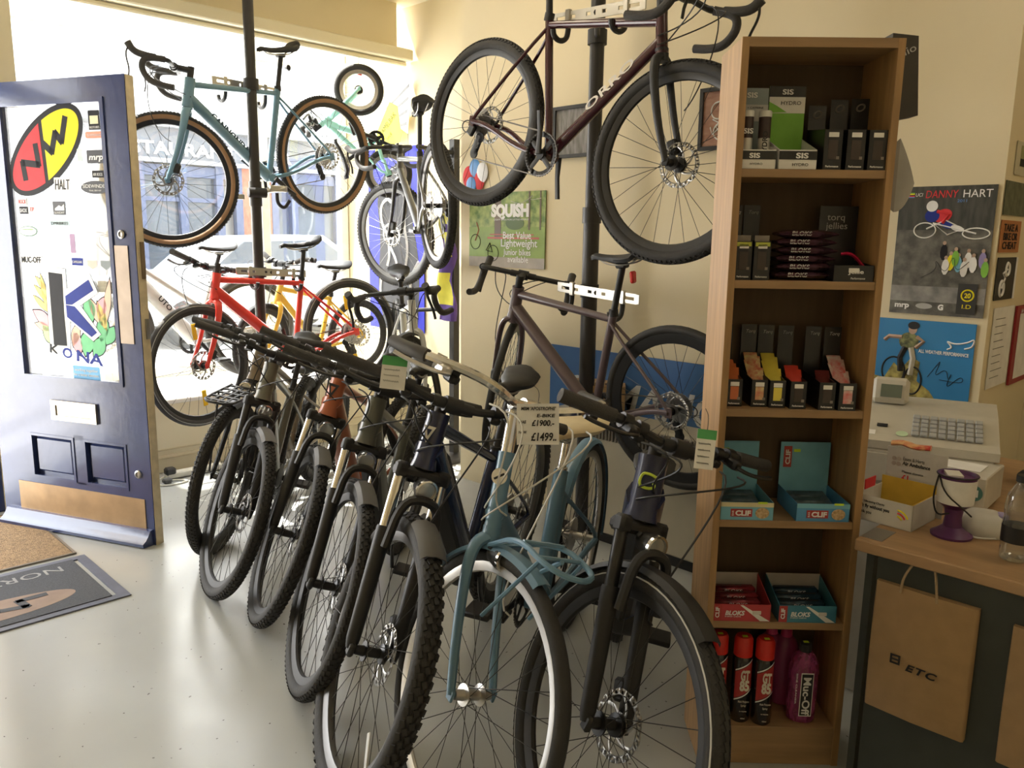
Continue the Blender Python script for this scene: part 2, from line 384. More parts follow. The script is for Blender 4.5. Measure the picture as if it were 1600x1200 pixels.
        mA = ax + Vector((0, 0, 0)); br = smoothp([mA + u * (a2 * .55) + Vector((0, cw, 0)) + n * .02, ax + u * (ym * .95) + Vector((0, cw * .9, 0)) + n * .03, ax + u * (ym) + n * .035, ax + u * (ym * .95) + Vector((0, -cw * .9, 0)) + n * .03, mA + u * (a2 * .55) + Vector((0, -cw, 0)) + n * .02])
        m.tube(br, .013, 8)
        fk = m.build('fork', fork, root)
        for sd in (-1, 1):
            top = hb - u * .03 + Vector((0, sd * cw, 0)) + n * .01; end = ax + Vector((0, sd * cw, 0)) - n * .006
            MB().tf(S).tube([top, end + (top - end) * .6], .0165, 14).build('stanchion', susp, fk)
    else:
        m.tube([hb - u * .03, hb + u * .015], [.024, .024], 12)
        for sd in (-1, 1):
            m.tube(smoothp([hb - u * .012 + Vector((0, sd * .01, 0)), hb - u * .03 + Vector((0, sd * fw * .8, 0)), hb - u * .10 + Vector((0, sd * fw, 0)), P0 + u * (a2 * .35) + Vector((0, sd * (fw + .003), 0)) + n * (g['off'] * .35 - forkcurve), ax + Vector((0, sd * (fw + .006), 0))]),
                   (.0155, .0095), 10, ry=[.021 * fat - (.021 * fat - .011) * i_ / 19 for i_ in range(20)], up=(1, 0, 0))
        for sd in (-1, 1): m.box(ax + Vector((0, sd * (fw + .006), 0)), (.026, .008, .03), bev=.003)
        fk = m.build('fork', fork, root)
    if rotor:
        m = MB().tf(S); m.box(ax + Vector((-.055, fw - .004, .055)), (.045, .032, .055), rot=Matrix.Rotation(-.5, 3, 'Y'), bev=.008); m.build('brake_caliper', mblack, fk)
    # wheels
    wheel(root, 'front_wheel', ax, S, R, r, tyre, rim, wall, spoke, knobs, rotor, False, rimd, line=line, reflector=reflector, hubm=hubm, hubw=max(.04, fw - .012))
    wheel(root, 'rear_wheel', ra, I, R, r, tyre, rim, wall, spoke, knobs, rotor, cassette, rimd, line=line, reflector=reflector, hubm=hubm, hubw=.055)
    # mudguards
    def guard(c, TT, a0, a1, mat, nm, par):
        m = MB().tf(TT @ Matrix.Translation(c)); rings = []; k = 22; w = r + .008
        for i in range(k + 1):
            a = a0 + (a1 - a0) * i / k; ring = []
            for (yy, dr) in ((-w, -.012), (-w * .7, .002), (0, .008), (w * .7, .002), (w, -.012), (w * .7, -.001), (0, .005), (-w * .7, -.001)):
                rr = R + .008 + dr; ring.append((math.sin(a) * rr, yy, math.cos(a) * rr))
            rings.append(ring)
        m.loft(rings)
        return m.build(nm, mat, par)
    if mud: guard(ax, S, mudspan[0], mudspan[1], mud, 'front_mudguard', root)
    if rearmud: guard(ra, I, -1.9, .9, rearmud, 'rear_mudguard', root)
    # stem, bar
    bm_ = barm; c = st + n * g['stem']
    m = MB().tf(SB); m.tube([ht + u * .003, st + u * .02], .0175, 12); m.tube([st + u * 0, c - n * .012], [.019, .017], 12, ry=[.017, .017]); m.tube([c - Vector((0, .024, 0)), c + Vector((0, .024, 0))], .022, 12)
    m.build('stem', postm if bar == 'city' else mblack, root)
    w = g['bw'] / 2; ri = g['rise']; hands = []
    if bar == 'drop':
        half = [(0, 0, 0), (0, w * .55, 0), (.0, w * .9, 0), (.025, w, 0), (.08, w, -.004), (.115, w + .004, -.02), (.118, w + .008, -.065), (.08, w + .012, -.115), (.02, w + .016, -.128), (-.04, w + .02, -.13)]
    elif bar == 'city':
        half = [(0, 0, 0), (0, .05, 0), (.03, .12, .03), (.02, .2, .05), (-.06, w - .02, .045), (-.14, w, .035), (-.20, w + .005, .03)]
    elif bar == 'bull':
        half = [(0, 0, 0), (0, .06, 0), (0, .12, ri * .5), (-.02, .2, ri), (-.04, w, ri)]
    else:
        half = [(0, 0, 0), (0, .06, 0), (-.004, .11, ri * .4), (-.012, .16, ri), (-.03, w * .8, ri), (-.045, w, ri)]
    TR = Matrix.Rotation(-bartilt, 3, 'Y')
    def hp(sd, k=2): return smoothp([c + TR @ Vector((p[0], sd * p[1], p[2])) for p in half], k)
    L = hp(1); Rr_ = hp(-1); m = MB().tf(SB)
    m.tube([c + Vector((0, -.06, 0)), c + Vector((0, .06, 0))], .0155, 10)
    for P in (L, Rr_): m.tube(P, .0118 if bar != 'drop' else .012, 8)
    hbo = m.build('handlebar', bm_, root)
    for sd in (1, -1):
        P = hp(sd)
        if bar == 'drop':
            k0 = int(len(P) * .30); MB().tf(SB).tube(P[k0:], .0158, 10).build('bar_tape', grip, hbo)
            e = Vector((.115, sd * w, -.01)); BTm = SB @ Matrix.Translation(c) @ TR.to_4x4(); m = MB().tf(BTm)
            m.tube(smoothp([Vector((.055, sd * w, .002)), e + Vector((-.01, 0, .012)), e + Vector((.045, 0, .022)), e + Vector((.075, 0, .06))]), (.016, .019), 10)
            hd = m.build('brake_hood', grip, hbo)
            m = MB().tf(BTm); m.tube(smoothp([e + Vector((.072, 0, .04)), e + Vector((.08, sd * .006, -.0)), e + Vector((.055, sd * .012, -.07)), e + Vector((.062, sd * .016, -.115))]), .0075, 8, ry=.004); m.build('brake_lever', leverm or mblack, hd)
        else:
            ks = len(P) - 1; tot = 0; i0 = ks
            while i0 > 0 and tot < .13: tot += (P[i0] - P[i0 - 1]).length; i0 -= 1
            gp = P[i0:]; gp[-1] = gp[-1] + (gp[-1] - gp[-2]).normalized() * .006
            MB().tf(SB).tube(gp, .0165, 12).build('grip', grip, hbo)
            d = (P[-1] - P[0]).normalized(); e = P[i0]; m = MB().tf(SB)
            m.tube([e - d * .045, e - d * .02], .019, 10); m.box(e - d * .035 + Vector((.025, 0, -.008)), (.045, .03, .024), bev=.006)
            m.tube(smoothp([e - d * .04 + Vector((.045, 0, -.01)), e + d * .0 + Vector((.062, 0, -.018)), e + d * .07 + Vector((.055, 0, -.022)), e + d * .10 + Vector((.05, 0, -.02))]), .0075, 8, ry=.005)
            m.build('brake_lever', leverm or black, hbo)
            m = MB().tf(SB); m.box(e - d * .075 + Vector((-.005, 0, -.022)), (.045, .03, .022), bev=.006); m.tube([e - d * .09, e - d * .065], .0165, 10); m.build('shifter', black, hbo)
    # saddle
    if seat:
        m = MB(); m.tube([stt - us * .02, sc], .0140, 12); m.lathe([(.02, 0), (.02, .03)], 14, c=stt - Vector((0, 0, .015))); m.box(sc + Vector((0, 0, .008)), (.05, .04, .022), bev=.006)
        m.build('seatpost', postm or mblack, root)
        sm = saddle_mesh(sc + Vector((-.0, 0, .055)), saddle_w, tilt); so = sm.build('saddle', saddlecol or mblack, root)
        m = MB()
        for sd in (-1, 1): m.tube(smoothp([sc + Vector((.12, sd * .008, .045)), sc + Vector((.06, sd * .02, .012)), sc + Vector((-.05, sd * .022, .012)), sc + Vector((-.10, sd * .03, .042))]), .0035, 6)
        m.build('saddle_rail', steel, so)
    # crankset
    cr_ = chainring; m = MB(); nt_ = 40; cy = -.046
    for i in range(nt_):
        a0, a1 = 2 * PI * i / nt_, 2 * PI * (i + 1) / nt_; am = (a0 + a1) / 2
        m.prism([(cr_ * math.cos(a0), cr_ * math.sin(a0)), ((cr_ + .004) * math.cos(am), (cr_ + .004) * math.sin(am)), (cr_ * math.cos(a1), cr_ * math.sin(a1)), ((cr_ - .018) * math.cos(a1), (cr_ - .018) * math.sin(a1)), ((cr_ - .018) * math.cos(a0), (cr_ - .018) * math.sin(a0))], bb + Vector((0, cy, 0)), (1, 0, 0), (0, 0, 1), -.0015, .0015)
    for i in range(4):
        a = PI / 4 + crankrot + i * PI / 2; m.tube([bb + Vector((.01 * math.cos(a), cy, .01 * math.sin(a))), bb + Vector(((cr_ - .012) * math.cos(a), cy, (cr_ - .012) * math.sin(a)))], .011, 6, ry=.003, up=(0, 1, 0))
    m.lathe([(.02, -.008), (.02, .01)], 16, c=bb + Vector((0, cy, 0)), ax='y')
    co = m.build('chainring', mblack, root)
    for sd, ang in ((-1, crankrot), (1, crankrot + PI)):
        d = Vector((math.cos(ang), 0, math.sin(ang))); yy = sd * .062; e = bb + d * .165 + Vector((0, sd * .074, 0))
        MB().tube([bb + Vector((0, yy, 0)), bb + d * .08 + Vector((0, yy, 0)), e], [.016, .012, .012], 8, ry=[.009, .007, .008], up=(0, 1, 0)).build('crank_arm', black, co)
        if pedals:
            m = MB(); m.box(e + Vector((0, sd * .055, 0)), (.085, .085, .018), bev=.004); m.tube([e, e + Vector((0, sd * .02, 0))], .006, 6); m.build('pedal', mblack, co)
    # chain and derailleur
    if cassette:
        m = MB(); cc = ra + Vector((0, -.034, 0)); b0 = bb + Vector((0, cy, 0)); pul = ra + Vector((.012, -.034, -.13)); pu2 = ra + Vector((.035, -.034, -.06))
        up_ = [cc + Vector((0, 0, .035))] + [b0 + Vector((cr_ * math.cos(a), 0, cr_ * math.sin(a))) for a in [PI / 2 - i * PI / 8 for i in range(9)]] + [pul + Vector((.01, 0, -.02)), pul + Vector((-.02, 0, -.005)), pu2 + Vector((.018, 0, 0)), cc + Vector((.02, 0, -.03)), cc + Vector((-.03, 0, -.012)), cc + Vector((-.02, 0, .028))]
        m.tube(up_, .0030, 6, closed=True, ry=.0018, up=(0, 1, 0)); m.build('chain', M('oily_chain', (.16, .15, .14), .4, .9), root)
        m = MB(); m.box(ra + Vector((.0, -.06, -.035)), (.04, .02, .05), rot=Matrix.Rotation(.4, 3, 'Y'), bev=.006)
        m.tube([pu2 + Vector((0, -.012, .01)), pul + Vector((0, -.012, 0))], .013, 8, ry=.002, up=(0, 1, 0)); m.tube([pu2 + Vector((0, .008, .01)), pul + Vector((0, .008, 0))], .012, 8, ry=.002, up=(0, 1, 0))
        for p in (pu2, pul): m.lathe([(.022, -.003), (.022, .003)], 12, c=p, ax='y')
        m.tube(bez(ra + Vector((.02, -.06, -.01)), ra + Vector((-.07, -.07, .03)), ra + Vector((-.08, -.07, -.06)), ra + Vector((-.01, -.062, -.05))), .0025, 6)
        m.build('rear_derailleur', black, root)
    if cables:
        Vv = lambda p: SB @ p
        bd = -.16 if bar != 'drop' else -.15
        srcs = [c + Vector((.05, .10, -.01)), c + Vector((.05, -.10, -.01)), c + Vector((.06, bd, 0)), c + Vector((.05, -bd, -.01))]
        dst = [S @ (ax + u * (a2 * .5) + Vector((0, fw + .012, 0))), dtop + Vector((.0, -.03, .01)), dtop + Vector((.0, .03, .0)), dtop + Vector((.01, -.032, -.02))]
        for i_, (a, b) in enumerate(zip([Vv(p_) for p_ in srcs], dst)):
            o_ = .12 + .05 * ((i_ * 7) % 3); sw = Vector((0, (.06 if i_ % 2 else -.06), 0))
            MB().tube(bez(a, a + (SB.to_3x3() @ (n + sw)) * o_ + Vector((0, 0, -.02)), b + n * (.10 + .06 * (i_ % 2)) + sw + Vector((0, 0, .03)), b, 14), .0026, 5).build('cable', wire, root)
    if light:
        lp = S @ (hb + n * .065 - u * .055); dn = (S.to_3x3() @ n); dn = Vector((dn.x, dn.y, dn.z * .2)).normalized()
        m = MB().tf(Matrix.Translation(lp) @ Vector((0, 0, 1)).rotation_difference(dn).to_matrix().to_4x4()); m.lathe([(.010, -.055), (.022, -.038), (.030, 0), (.030, .008), (.024, .010)], 18); m.box((0, 0, -.03), (.012, .06, .012))
        lo = m.build('headlight', mblack, root)
        m = MB().tf(Matrix.Translation(lp + dn * .007) @ Vector((0, 0, 1)).rotation_difference(dn).to_matrix().to_4x4()); m.lathe([(.0, 0), (.024, .002), (.024, .005), (0, .009)], 18); m.build('lamp_lens', lensm, lo); m = MB().tf(m.T); m.lathe([(.024, .002), (.031, .002), (.031, .010), (.026, .011)], 18, closed=True); m.build('lamp_ring', chrome, lo)
    if rack == 'front':
        m = MB().tf(S); z0 = R * 2 + .055; cx = ax.x
        for sd in (-1, 1): m.tube(smoothp([(cx - .12, sd * .065, z0), (cx + .16, sd * .065, z0), (cx + .2, sd * .04, z0), (cx + .2, 0, z0)], 1), .006, 6); m.tube([(cx + .02, sd * .065, z0), ax + Vector((0, sd * (fw + .02), .02))], .005, 6)
        for k in range(5): m.box((cx - .10 + k * .065, 0, z0), (.018, .13, .006))
        for k in (-.03, 0.0, .03): m.box((cx + .04, k, z0), (.3, .007, .005))
        m.build('front_rack', mblack, root)
    elif rack == 'loop':
        m = MB().tf(S); z0 = R * 2 + .075; cx = ax.x
        m.tube(smoothp([hb - u * .02 + Vector((.03, -.02, -.0)), (cx + .0, -.06, z0), (cx + .14, -.07, z0), (cx + .19, 0, z0 - .0), (cx + .14, .07, z0), (cx + .0, .06, z0), hb - u * .02 + Vector((.03, .02, 0))]), .007, 8)
        m.tube([(cx + .02, -.06, z0), (cx + .02, .06, z0)], .005, 6); m.tube([(cx + .09, -.065, z0), (cx + .09, .065, z0)], .005, 6)
        m.tube([(cx + .1, 0, z0), (cx + .05, 0, R * 2 + .02)], .006, 6)
        for sd in (-1, 1): m.tube([(cx + .1, sd * .062, z0), ax + Vector((.0, sd * (fw + .015), R * .62))], .005, 6)
        m.build('front_rack', frame, root)
    if stand:
        m = MB(); m.tube([bb + Vector((-.06, .03, -.02)), Vector((bb.x - .16, .15, .02))], .008, 8); m.build('kickstand', black, root)
    return dict(root=root, hb=hb, ht=ht, u=u, n=n, bb=bb, stt=stt, sc=sc, S=S, SB=SB, c=c, ax=ax, ra=ra, dtop=dtop, frame=fo, T0=T0, us=us, R=R)
def P_(k, p): return k['T0'] @ Vector(p)
# ---------------------------------------------------------------- the setting
cream = M('cream_wall_paint', (.74, .64, .43), .55, var=.015, scale=3, bump=.05, bscale=60)
cream2 = M('cream_gloss_paint', (.78, .71, .52), .35, var=.02, scale=4)
ceilm = M('ceiling_paint', (.80, .73, .56), .6, var=.01)
bluep = M('blue_gloss_paint', (.036, .055, .16), .22, var=.12, scale=5, coat=.45, bump=.06, bscale=30)
def struct(m, name, mat, smooth=False):
    return tag(m.build(name, mat, smooth=smooth), kind='structure')
def floor_mat():
    m = M('painted_floor', (.42, .432, .42), .16, var=.03, scale=2.2, bump=.05, bscale=7); nt = m.node_tree; n = nt.nodes; l = nt.links
    b = n['Principled BSDF']; t = n.new('ShaderNodeTexCoord')
    v = n.new('ShaderNodeTexNoise'); v.inputs['Scale'].default_value = 55; v.inputs['Detail'].default_value = 1; l.new(t.outputs['Object'], v.inputs[0])
    r = n.new('ShaderNodeValToRGB'); r.color_ramp.elements[0].position = .755; r.color_ramp.elements[1].position = .765; r.color_ramp.elements[0].color = (0, 0, 0, 1)
    l.new(v.outputs[0], r.inputs[0]); mx = n.new('ShaderNodeMix'); mx.data_type = 'RGBA'; old = b.inputs['Base Color'].links[0].from_socket
    l.new(r.outputs[0], mx.inputs[0]); l.new(old, mx.inputs[6]); mx.inputs[7].default_value = (.12, .11, .10, 1); l.new(mx.outputs[2], b.inputs['Base Color'])
    rn = n.new('ShaderNodeTexNoise'); rn.inputs['Scale'].default_value = 3; rr = n.new('ShaderNodeMapRange'); rr.inputs[3].default_value = .12; rr.inputs[4].default_value = .34
    l.new(t.outputs['Object'], rn.inputs[0]); l.new(rn.outputs[0], rr.inputs[0]); l.new(rr.outputs[0], b.inputs['Roughness']); return m
struct(MB().box((1.2, 1.5, -.03), (5.4, 6.6, .06)), 'floor', floor_mat())
struct(MB().box((1.3, 1.515, 3.04), (5.6, 6.73, .08)), 'ceiling', ceilm)
struct(MB().box((-.14, 5.45, 2.56), (2.62, 1.14, .08)), 'added_sun_blocker', ceilm)  # unseen slab added outside the doorway to keep sun off the mat
CX = 3.08; RX = 3.70; YL = 3.52; YR = .80; ZT = 3.0
struct(MB().box(((CX + RX) / 2 + .1, (YL + YR) / 2, ZT / 2), (RX - CX + .2, YL - YR, ZT)), 'wall_right', cream)
m = MB(); m.box((RX + .1, (YL + 5.66) / 2, ZT / 2), (.2, 5.66 - YL, ZT)); m.box((RX + .1, 5.28, 3.3), (.2, .8, .6)); struct(m, 'wall_right_recess', cream)
struct(MB().box((RX + .1, (-1.8 + YR) / 2, ZT / 2), (.2, 1.8 + YR, ZT)), 'wall_right_near', cream)
struct(MB().box((1.2, -1.85, ZT / 2), (5.4, .1, ZT)), 'wall_back', cream)
struct(MB().box((-1.45, 1.5, ZT / 2), (.1, 6.7, ZT)), 'wall_left', cream)
m = MB(); m.box((-1.25, 4.72, ZT / 2), (.5, .16, ZT)); m.box((.0, 4.72, 2.72), (2.0, .16, .6)); struct(m, 'wall_door', cream)
# low wall under the window with its two panel lines, the display ledge and the window surround
m = MB(); m.box((2.44, 4.84, .205), (2.52, .10, .41)); m.box((2.44, 4.786, .052), (2.52, .012, .104), bev=.003); struct(m, 'wall_window', cream2)
m = MB(); m.box((2.44, 4.781, .086), (2.52, .012, .008)); m.box((2.44, 4.787, .135), (2.52, .010, .006)); struct(m, 'baseboard_window', M('cream_shadow_bead', (.66, .58, .40), .5))
struct(MB().box((2.44, 5.20, .422), (2.52, .82, .03), bev=.006), 'window_ledge', M('white_ledge_paint', (.86, .85, .80), .4, var=.02))
m = MB(); m.box((2.34, 4.83, 2.86), (2.5, .09, .30)); struct(m, 'wall_pelmet', cream)
m = MB(); m.box((2.42, 4.77, 2.665), (2.53, .10, .075), bev=.008); m.box((2.42, 4.80, 2.61), (2.50, .05, .03), bev=.008); struct(m, 'trim_1', cream2)
m = MB(); m.box((1.06, 5.13, ZT / 2), (.22, 1.06, ZT)); struct(m, 'wall_window_return', cream2)
m = MB()
for x in (1.18, 2.98, 3.66): m.box((x, 5.62, 1.97), (.07, .07, 3.1), bev=.008)
m.box((2.44, 5.62, .47), (2.55, .09, .08), bev=.008); m.box((2.44, 5.62, 2.68), (2.55, .09, .09), bev=.008)
wf = struct(m, 'window_1', M('cream_window_frame', (.80, .78, .68), .4))
gl = glass_mat('window_glass', (.97, .98, .98), .05, .01, body=.035, bodycol=(.9, .95, 1))  # pale diffuse body puts the window's glare haze into the glass
MB().box((2.44, 5.62, 1.98), (2.48, .006, 3.06)).build('pane', gl, wf, smooth=False)
# door post
m = MB(); m.box((.905, 4.69, 1.2), (.10, .12, 2.4), bev=.006); m.box((-.07, 4.69, 2.16), (1.9, .12, .10), bev=.006); struct(m, 'trim_2', bluep)
# ---------------------------------------------------------------- the open blue shop door
hx = Vector((.9289, 4.5053, 0)); dv = Vector((.4216, -.9068, 0)); 
DT = frame_m(hx, dv, (0, 0, 1))     # local x along the leaf, y up, z towards the camera
door = thing('door_1', None, None, DT, kind='structure')
def rectring(m, x0, x1, y0, y1, X0, X1, Y0, Y1, z0, z1):
    m.box(((x0 + X0) / 2, (y0 + y1) / 2, (z0 + z1) / 2), (X0 - x0, y1 - y0, z1 - z0)); m.box(((x1 + X1) / 2, (y0 + y1) / 2, (z0 + z1) / 2), (x1 - X1, y1 - y0, z1 - z0))
    m.box(((X0 + X1) / 2, (y0 + Y0) / 2, (z0 + z1) / 2), (X1 - X0, Y0 - y0, z1 - z0)); m.box(((X0 + X1) / 2, (y1 + Y1) / 2, (z0 + z1) / 2), (X1 - X0, y1 - Y1, z1 - z0))
m = MB(); gx0, gx1, gy0, gy1 = .212, .812, .745, 1.972
m.box((gx0 / 2, 1.03, -.0225), (gx0, 2.08, .045)); m.box(((gx1 + .945) / 2, 1.03, -.0225), (.945 - gx1, 2.08, .045))
m.box(((gx0 + gx1) / 2, 2.021, -.0225), (gx1 - gx0, .098, .045)); m.box(((gx0 + gx1) / 2, .60, -.0225), (gx1 - gx0, .29, .045))
m.box(((gx0 + gx1) / 2, .12, -.0225), (gx1 - gx0, .26, .045)); m.box((.522, .36, -.0225), (.06, .24, .045)); m.box(((gx0 + gx1) / 2, .36, -.03), (gx1 - gx0, .24, .012))
for a, b in ((.212, .492), (.552, .812)):
    m.box(((a + b) / 2, .36, -.018), (b - a - .05, .17, .02), bev=.012)
    rectring(m, a, b, .245, .465, a + .012, b - .012, .257, .453, -.026, .004)
rectring(m, gx0 - .012, gx1 + .012, gy0 - .012, gy1 + .012, gx0 + .008, gx1 - .008, gy0 + .008, gy1 - .008, -.006, .006)
m.build('door_leaf', bluep, door, smooth=False)
MB().box((.9475, 1.03, -.0245), (.004, 2.075, .042)).build('door_edge', M('bare_cream_edge', (.62, .53, .36), .6, var=.12), door, smooth=False)
MB().box((.951, 1.0, -.03), (.012, .09, .018)).build('lock_plate', steel, door); MB().box((.951, 1.30, -.03), (.01, .16, .02)).build('strike_plate', M('brown_plate', (.18, .13, .08), .5), door)
MB().box(((gx0 + gx1) / 2, (gy0 + gy1) / 2, -.024), (gx1 - gx0, gy1 - gy0, .005)).build('pane', gl, door, smooth=False)
m = MB(); rectring(m, .375, .655, .545, .640, .405, .625, .568, .617, 0, .012); m.box((.515, .592, .004), (.23, .055, .006)); m.build('letterbox', M('worn_brass_steel', (.42, .38, .32), .35, .9, var=.15), door, smooth=False)
MB().box((.505, .137, .002), (.79, .155, .003)).build('kick_plate', M('brass_kick_plate', (.40, .27, .15), .45, .55, var=.12, scale=9), door, smooth=False)
m = MB(); m.prism([(0, .075), (0, -.0), (.062, .006), (.066, .022), (.045, .034), (.03, .05), (.018, .072)], (.03, 0, 0), (0, 0, 1), (0, 1, 0), -.905, 0); m.build('weatherboard', bluep, door, ang=25)
MB().box((.866, 1.148, .002), (.075, .43, .003)).build('push_plate', M('bronze_push_plate', (.34, .27, .21), .4, .5, var=.1, scale=10), door, smooth=False)
for yy in (1.411, .332):
    m = MB(); m.lathe([(.019, 0), (.019, .006), (.012, .009), (.011, .004), (0, .004)], 20, c=(.874, yy, 0)); m.build('lock_cylinder', steel, door)
# stickers on the glass of the door
def stk(x0, x1, y0, y1, mat, name='sticker', r=.004, z=-.0205):
    m = MB(); p = arc(x1 - r, y1 - r, r, r, 0, PI / 2, 3) + arc(x0 + r, y1 - r, r, r, PI / 2, PI, 3) + arc(x0 + r, y0 + r, r, r, PI, 1.5 * PI, 3) + arc(x1 - r, y0 + r, r, r, 1.5 * PI, 2 * PI, 3)
    m.prism(p, (0, 0, z), (1, 0, 0), (0, 1, 0), 0, .0006); return m.build(name, mat, door, smooth=False)
def dtext(par, s, x, y, h, mat, w=None, ang=0, **k):
    return text(par, s, (x, y, -.0198), (math.cos(ang), math.sin(ang), 0), (-math.sin(ang), math.cos(ang), 0), h, mat, 'CENTER', w, **k)
redv = M('red_vinyl', (.70, .06, .07), .6, spec=.15); yelv = M('yellow_vinyl', (.90, .80, .03), .6, spec=.15); dgrey = M('charcoal_vinyl', (.025, .025, .028), .6, spec=.15); whv = M('white_vinyl', (.85, .85, .84), .5)
bluev = M('blue_vinyl', (.03, .05, .30), .6, spec=.15); purp = M('purple_cloth', (.11, .06, .28), .8)
ea = math.radians(37); ec = (.46, 1.772)
def ep(t, a, b): return (ec[0] + a * math.cos(t) * math.cos(ea) - b * math.sin(t) * math.sin(ea), ec[1] + a * math.cos(t) * math.sin(ea) + b * math.sin(t) * math.cos(ea))
nw = MB().prism([ep(2 * PI * i / 48, .272, .137) for i in range(48)], (0, 0, -.0208), (1, 0, 0), (0, 1, 0), 0, .0008).build('sticker', dgrey, door, smooth=False)
pe = [ep(2 * PI * i / 64, .247, .112) for i in range(64)]; xs = .452
m = MB(); m.prism(sorted([p for p in pe if p[0] >= xs], key=lambda p: math.atan2(p[1] - 1.80, p[0] - .53)), (0, 0, -.0198), (1, 0, 0), (0, 1, 0), 0, .0004); m.build('yellow_half', yelv, nw, smooth=False)
m = MB(); m.prism(sorted([p for p in pe if p[0] <= xs], key=lambda p: math.atan2(p[1] - 1.68, p[0] - .37)), (0, 0, -.0198), (1, 0, 0), (0, 1, 0), 0, .0004); m.build('red_half', redv, nw, smooth=False)
m = MB()
def stroke(m, pts, w, z=-.0192, o=(0, 0), d=.0004):
    for i in range(len(pts) - 1):
        a = Vector((*pts[i], 0)); b = Vector((*pts[i + 1], 0)); t = (b - a).normalized(); nn = Vector((-t.y, t.x, 0)) * w / 2; a = a - t * w * .3; b = b + t * w * .3
        m.prism([(a - nn)[:2], (b - nn)[:2], (b + nn)[:2], (a + nn)[:2]], (o[0], o[1], z), (1, 0, 0), (0, 1, 0), 0, d)
stroke(m, [(.328, 1.652), (.318, 1.722), (.415, 1.712), (.405, 1.795), (.452, 1.76), (.428, 1.80)][:4], .030)
stroke(m, [(.455, 1.80), (.500, 1.765), (.528, 1.845), (.562, 1.808), (.592, 1.905)], .030); m.build('lettering', dgrey, nw, smooth=False)
s = stk(.725, .789, 1.852, 1.932, dgrey); MB().box((.757, 1.893, -.0197), (.046, .034, .0006)).build('yellow_square', M('pale_yellow_vinyl', (.8, .78, .5), .5), s); dtext(s, 'NOTUBES', .757, 1.857, .010, whv, .055)
s = stk(.701, .807, 1.817, 1.845, M('orange_vinyl', (.85, .30, .18), .5), r=.008); dtext(s, 'SHIMANO', .754, 1.825, .010, whv, .08)
s = stk(.700, .806, 1.712, 1.768, ink, r=.006); dtext(s, 'mrp', .752, 1.727, .024, whv, .082, shear=.2, bold=.04)
s = stk(.724, .789, 1.652, 1.682, dgrey, r=.001); dtext(s, 'AIR ROCK', .757, 1.659, .013, whv, .055)
m = MB(); m.prism([(.735 + .082 * math.cos(a * PI / 16), 1.611 + .028 * math.sin(a * PI / 16)) for a in range(32)], (0, 0, -.0205), (1, 0, 0), (0, 1, 0), 0, .0006); s = m.build('sticker', ink, door, smooth=False); dtext(s, 'SIDEWINDER', .735, 1.609, .015, whv, .14); dtext(s, 'TRAIL BIKE KIT', .735, 1.594, .006, whv, .07)
s = stk(.497, .590, 1.592, 1.655, M('frosted_vinyl', (.80, .80, .82), .5)); dtext(s, 'HALT', .543, 1.603, .044, dgrey, .088, shear=.15)
s = stk(.267, .318, 1.533, 1.568, whv); dtext(s, 'ROCK', .293, 1.542, .018, redv, .044); s = stk(.270, .322, 1.496, 1.530, dgrey); dtext(s, 'SHOX', .296, 1.503, .018, whv, .044)
s = stk(.326, .40, 1.497, 1.54, whv); dtext(s, 'EP', .35, 1.508, .018, redv)
s = stk(.477, .552, 1.492, 1.552, ink); MB().prism([(.49, 1.52), (.515, 1.535), (.53, 1.528), (.545, 1.54), (.545, 1.512), (.49, 1.512)], (0, 0, -.0197), (1, 0, 0), (0, 1, 0), 0, .0004).build('hill', whv, s, smooth=False); dtext(s, 'SUNDAY', .515, 1.498, .009, whv, .06)
s = stk(.453, .566, 1.441, 1.468, M('pale_blue_vinyl', (.55, .72, .78), .5)); dtext(s, 'DMRBIKES', .51, 1.449, .013, dgrey, .10)
m = MB(); m.prism([(.312 + .057 * math.cos(a * PI / 12), 1.419 + .024 * math.sin(a * PI / 12)) for a in range(24)], (0, 0, -.0207), (1, 0, 0), (0, 1, 0), 0, .0005); s = m.build('sticker', M('dark_green_vinyl', (.03, .14, .05), .5), door, smooth=False)
m = MB(); m.prism([(.312 + .052 * math.cos(a * PI / 12), 1.419 + .020 * math.sin(a * PI / 12)) for a in range(24)], (0, 0, -.0201), (1, 0, 0), (0, 1, 0), 0, .0004); m.build('oval', whv, s, smooth=False); dtext(s, 'cannondale', .312, 1.424, .007, M('lime_vinyl', (.35, .7, .15), .5), .07)
s = stk(.25, .382, 1.268, 1.314, whv, r=.001); dtext(s, 'MUC-OFF', .316, 1.277, .026, dgrey, .12, bold=.03)
s = stk(.564, .630, 1.270, 1.304, bluev, r=.001); dtext(s, 'CAMELBAK', .597, 1.281, .011, whv, .058)
for x0, x1, mt in ((.654, .712, M('salmon_vinyl', (.85, .6, .5), .5)), (.734, .792, M('slate_vinyl', (.22, .26, .26), .5))):
    m = MB(); m.prism([(x0, 1.295), (x1, 1.295), (x1, 1.272), ((x0 + x1) / 2, 1.254), (x0, 1.272)], (0, 0, -.0205), (1, 0, 0), (0, 1, 0), 0, .0006); m.build('sticker', mt, door, smooth=False)
stk(.563, .592, 1.325, 1.410, M('purple_vinyl', (.35, .2, .35), .5)); s = stk(.646, .674, 1.722, 1.775, M('mint_vinyl', (.6, .78, .7), .5))
s = stk(.517, .680, .745, .812, M('sky_blue_vinyl', (.12, .42, .75), .5)); dtext(s, 'working together', .598, .787, .013, whv, .14); dtext(s, 'for a better function.', .598, .765, .013, whv, .15)
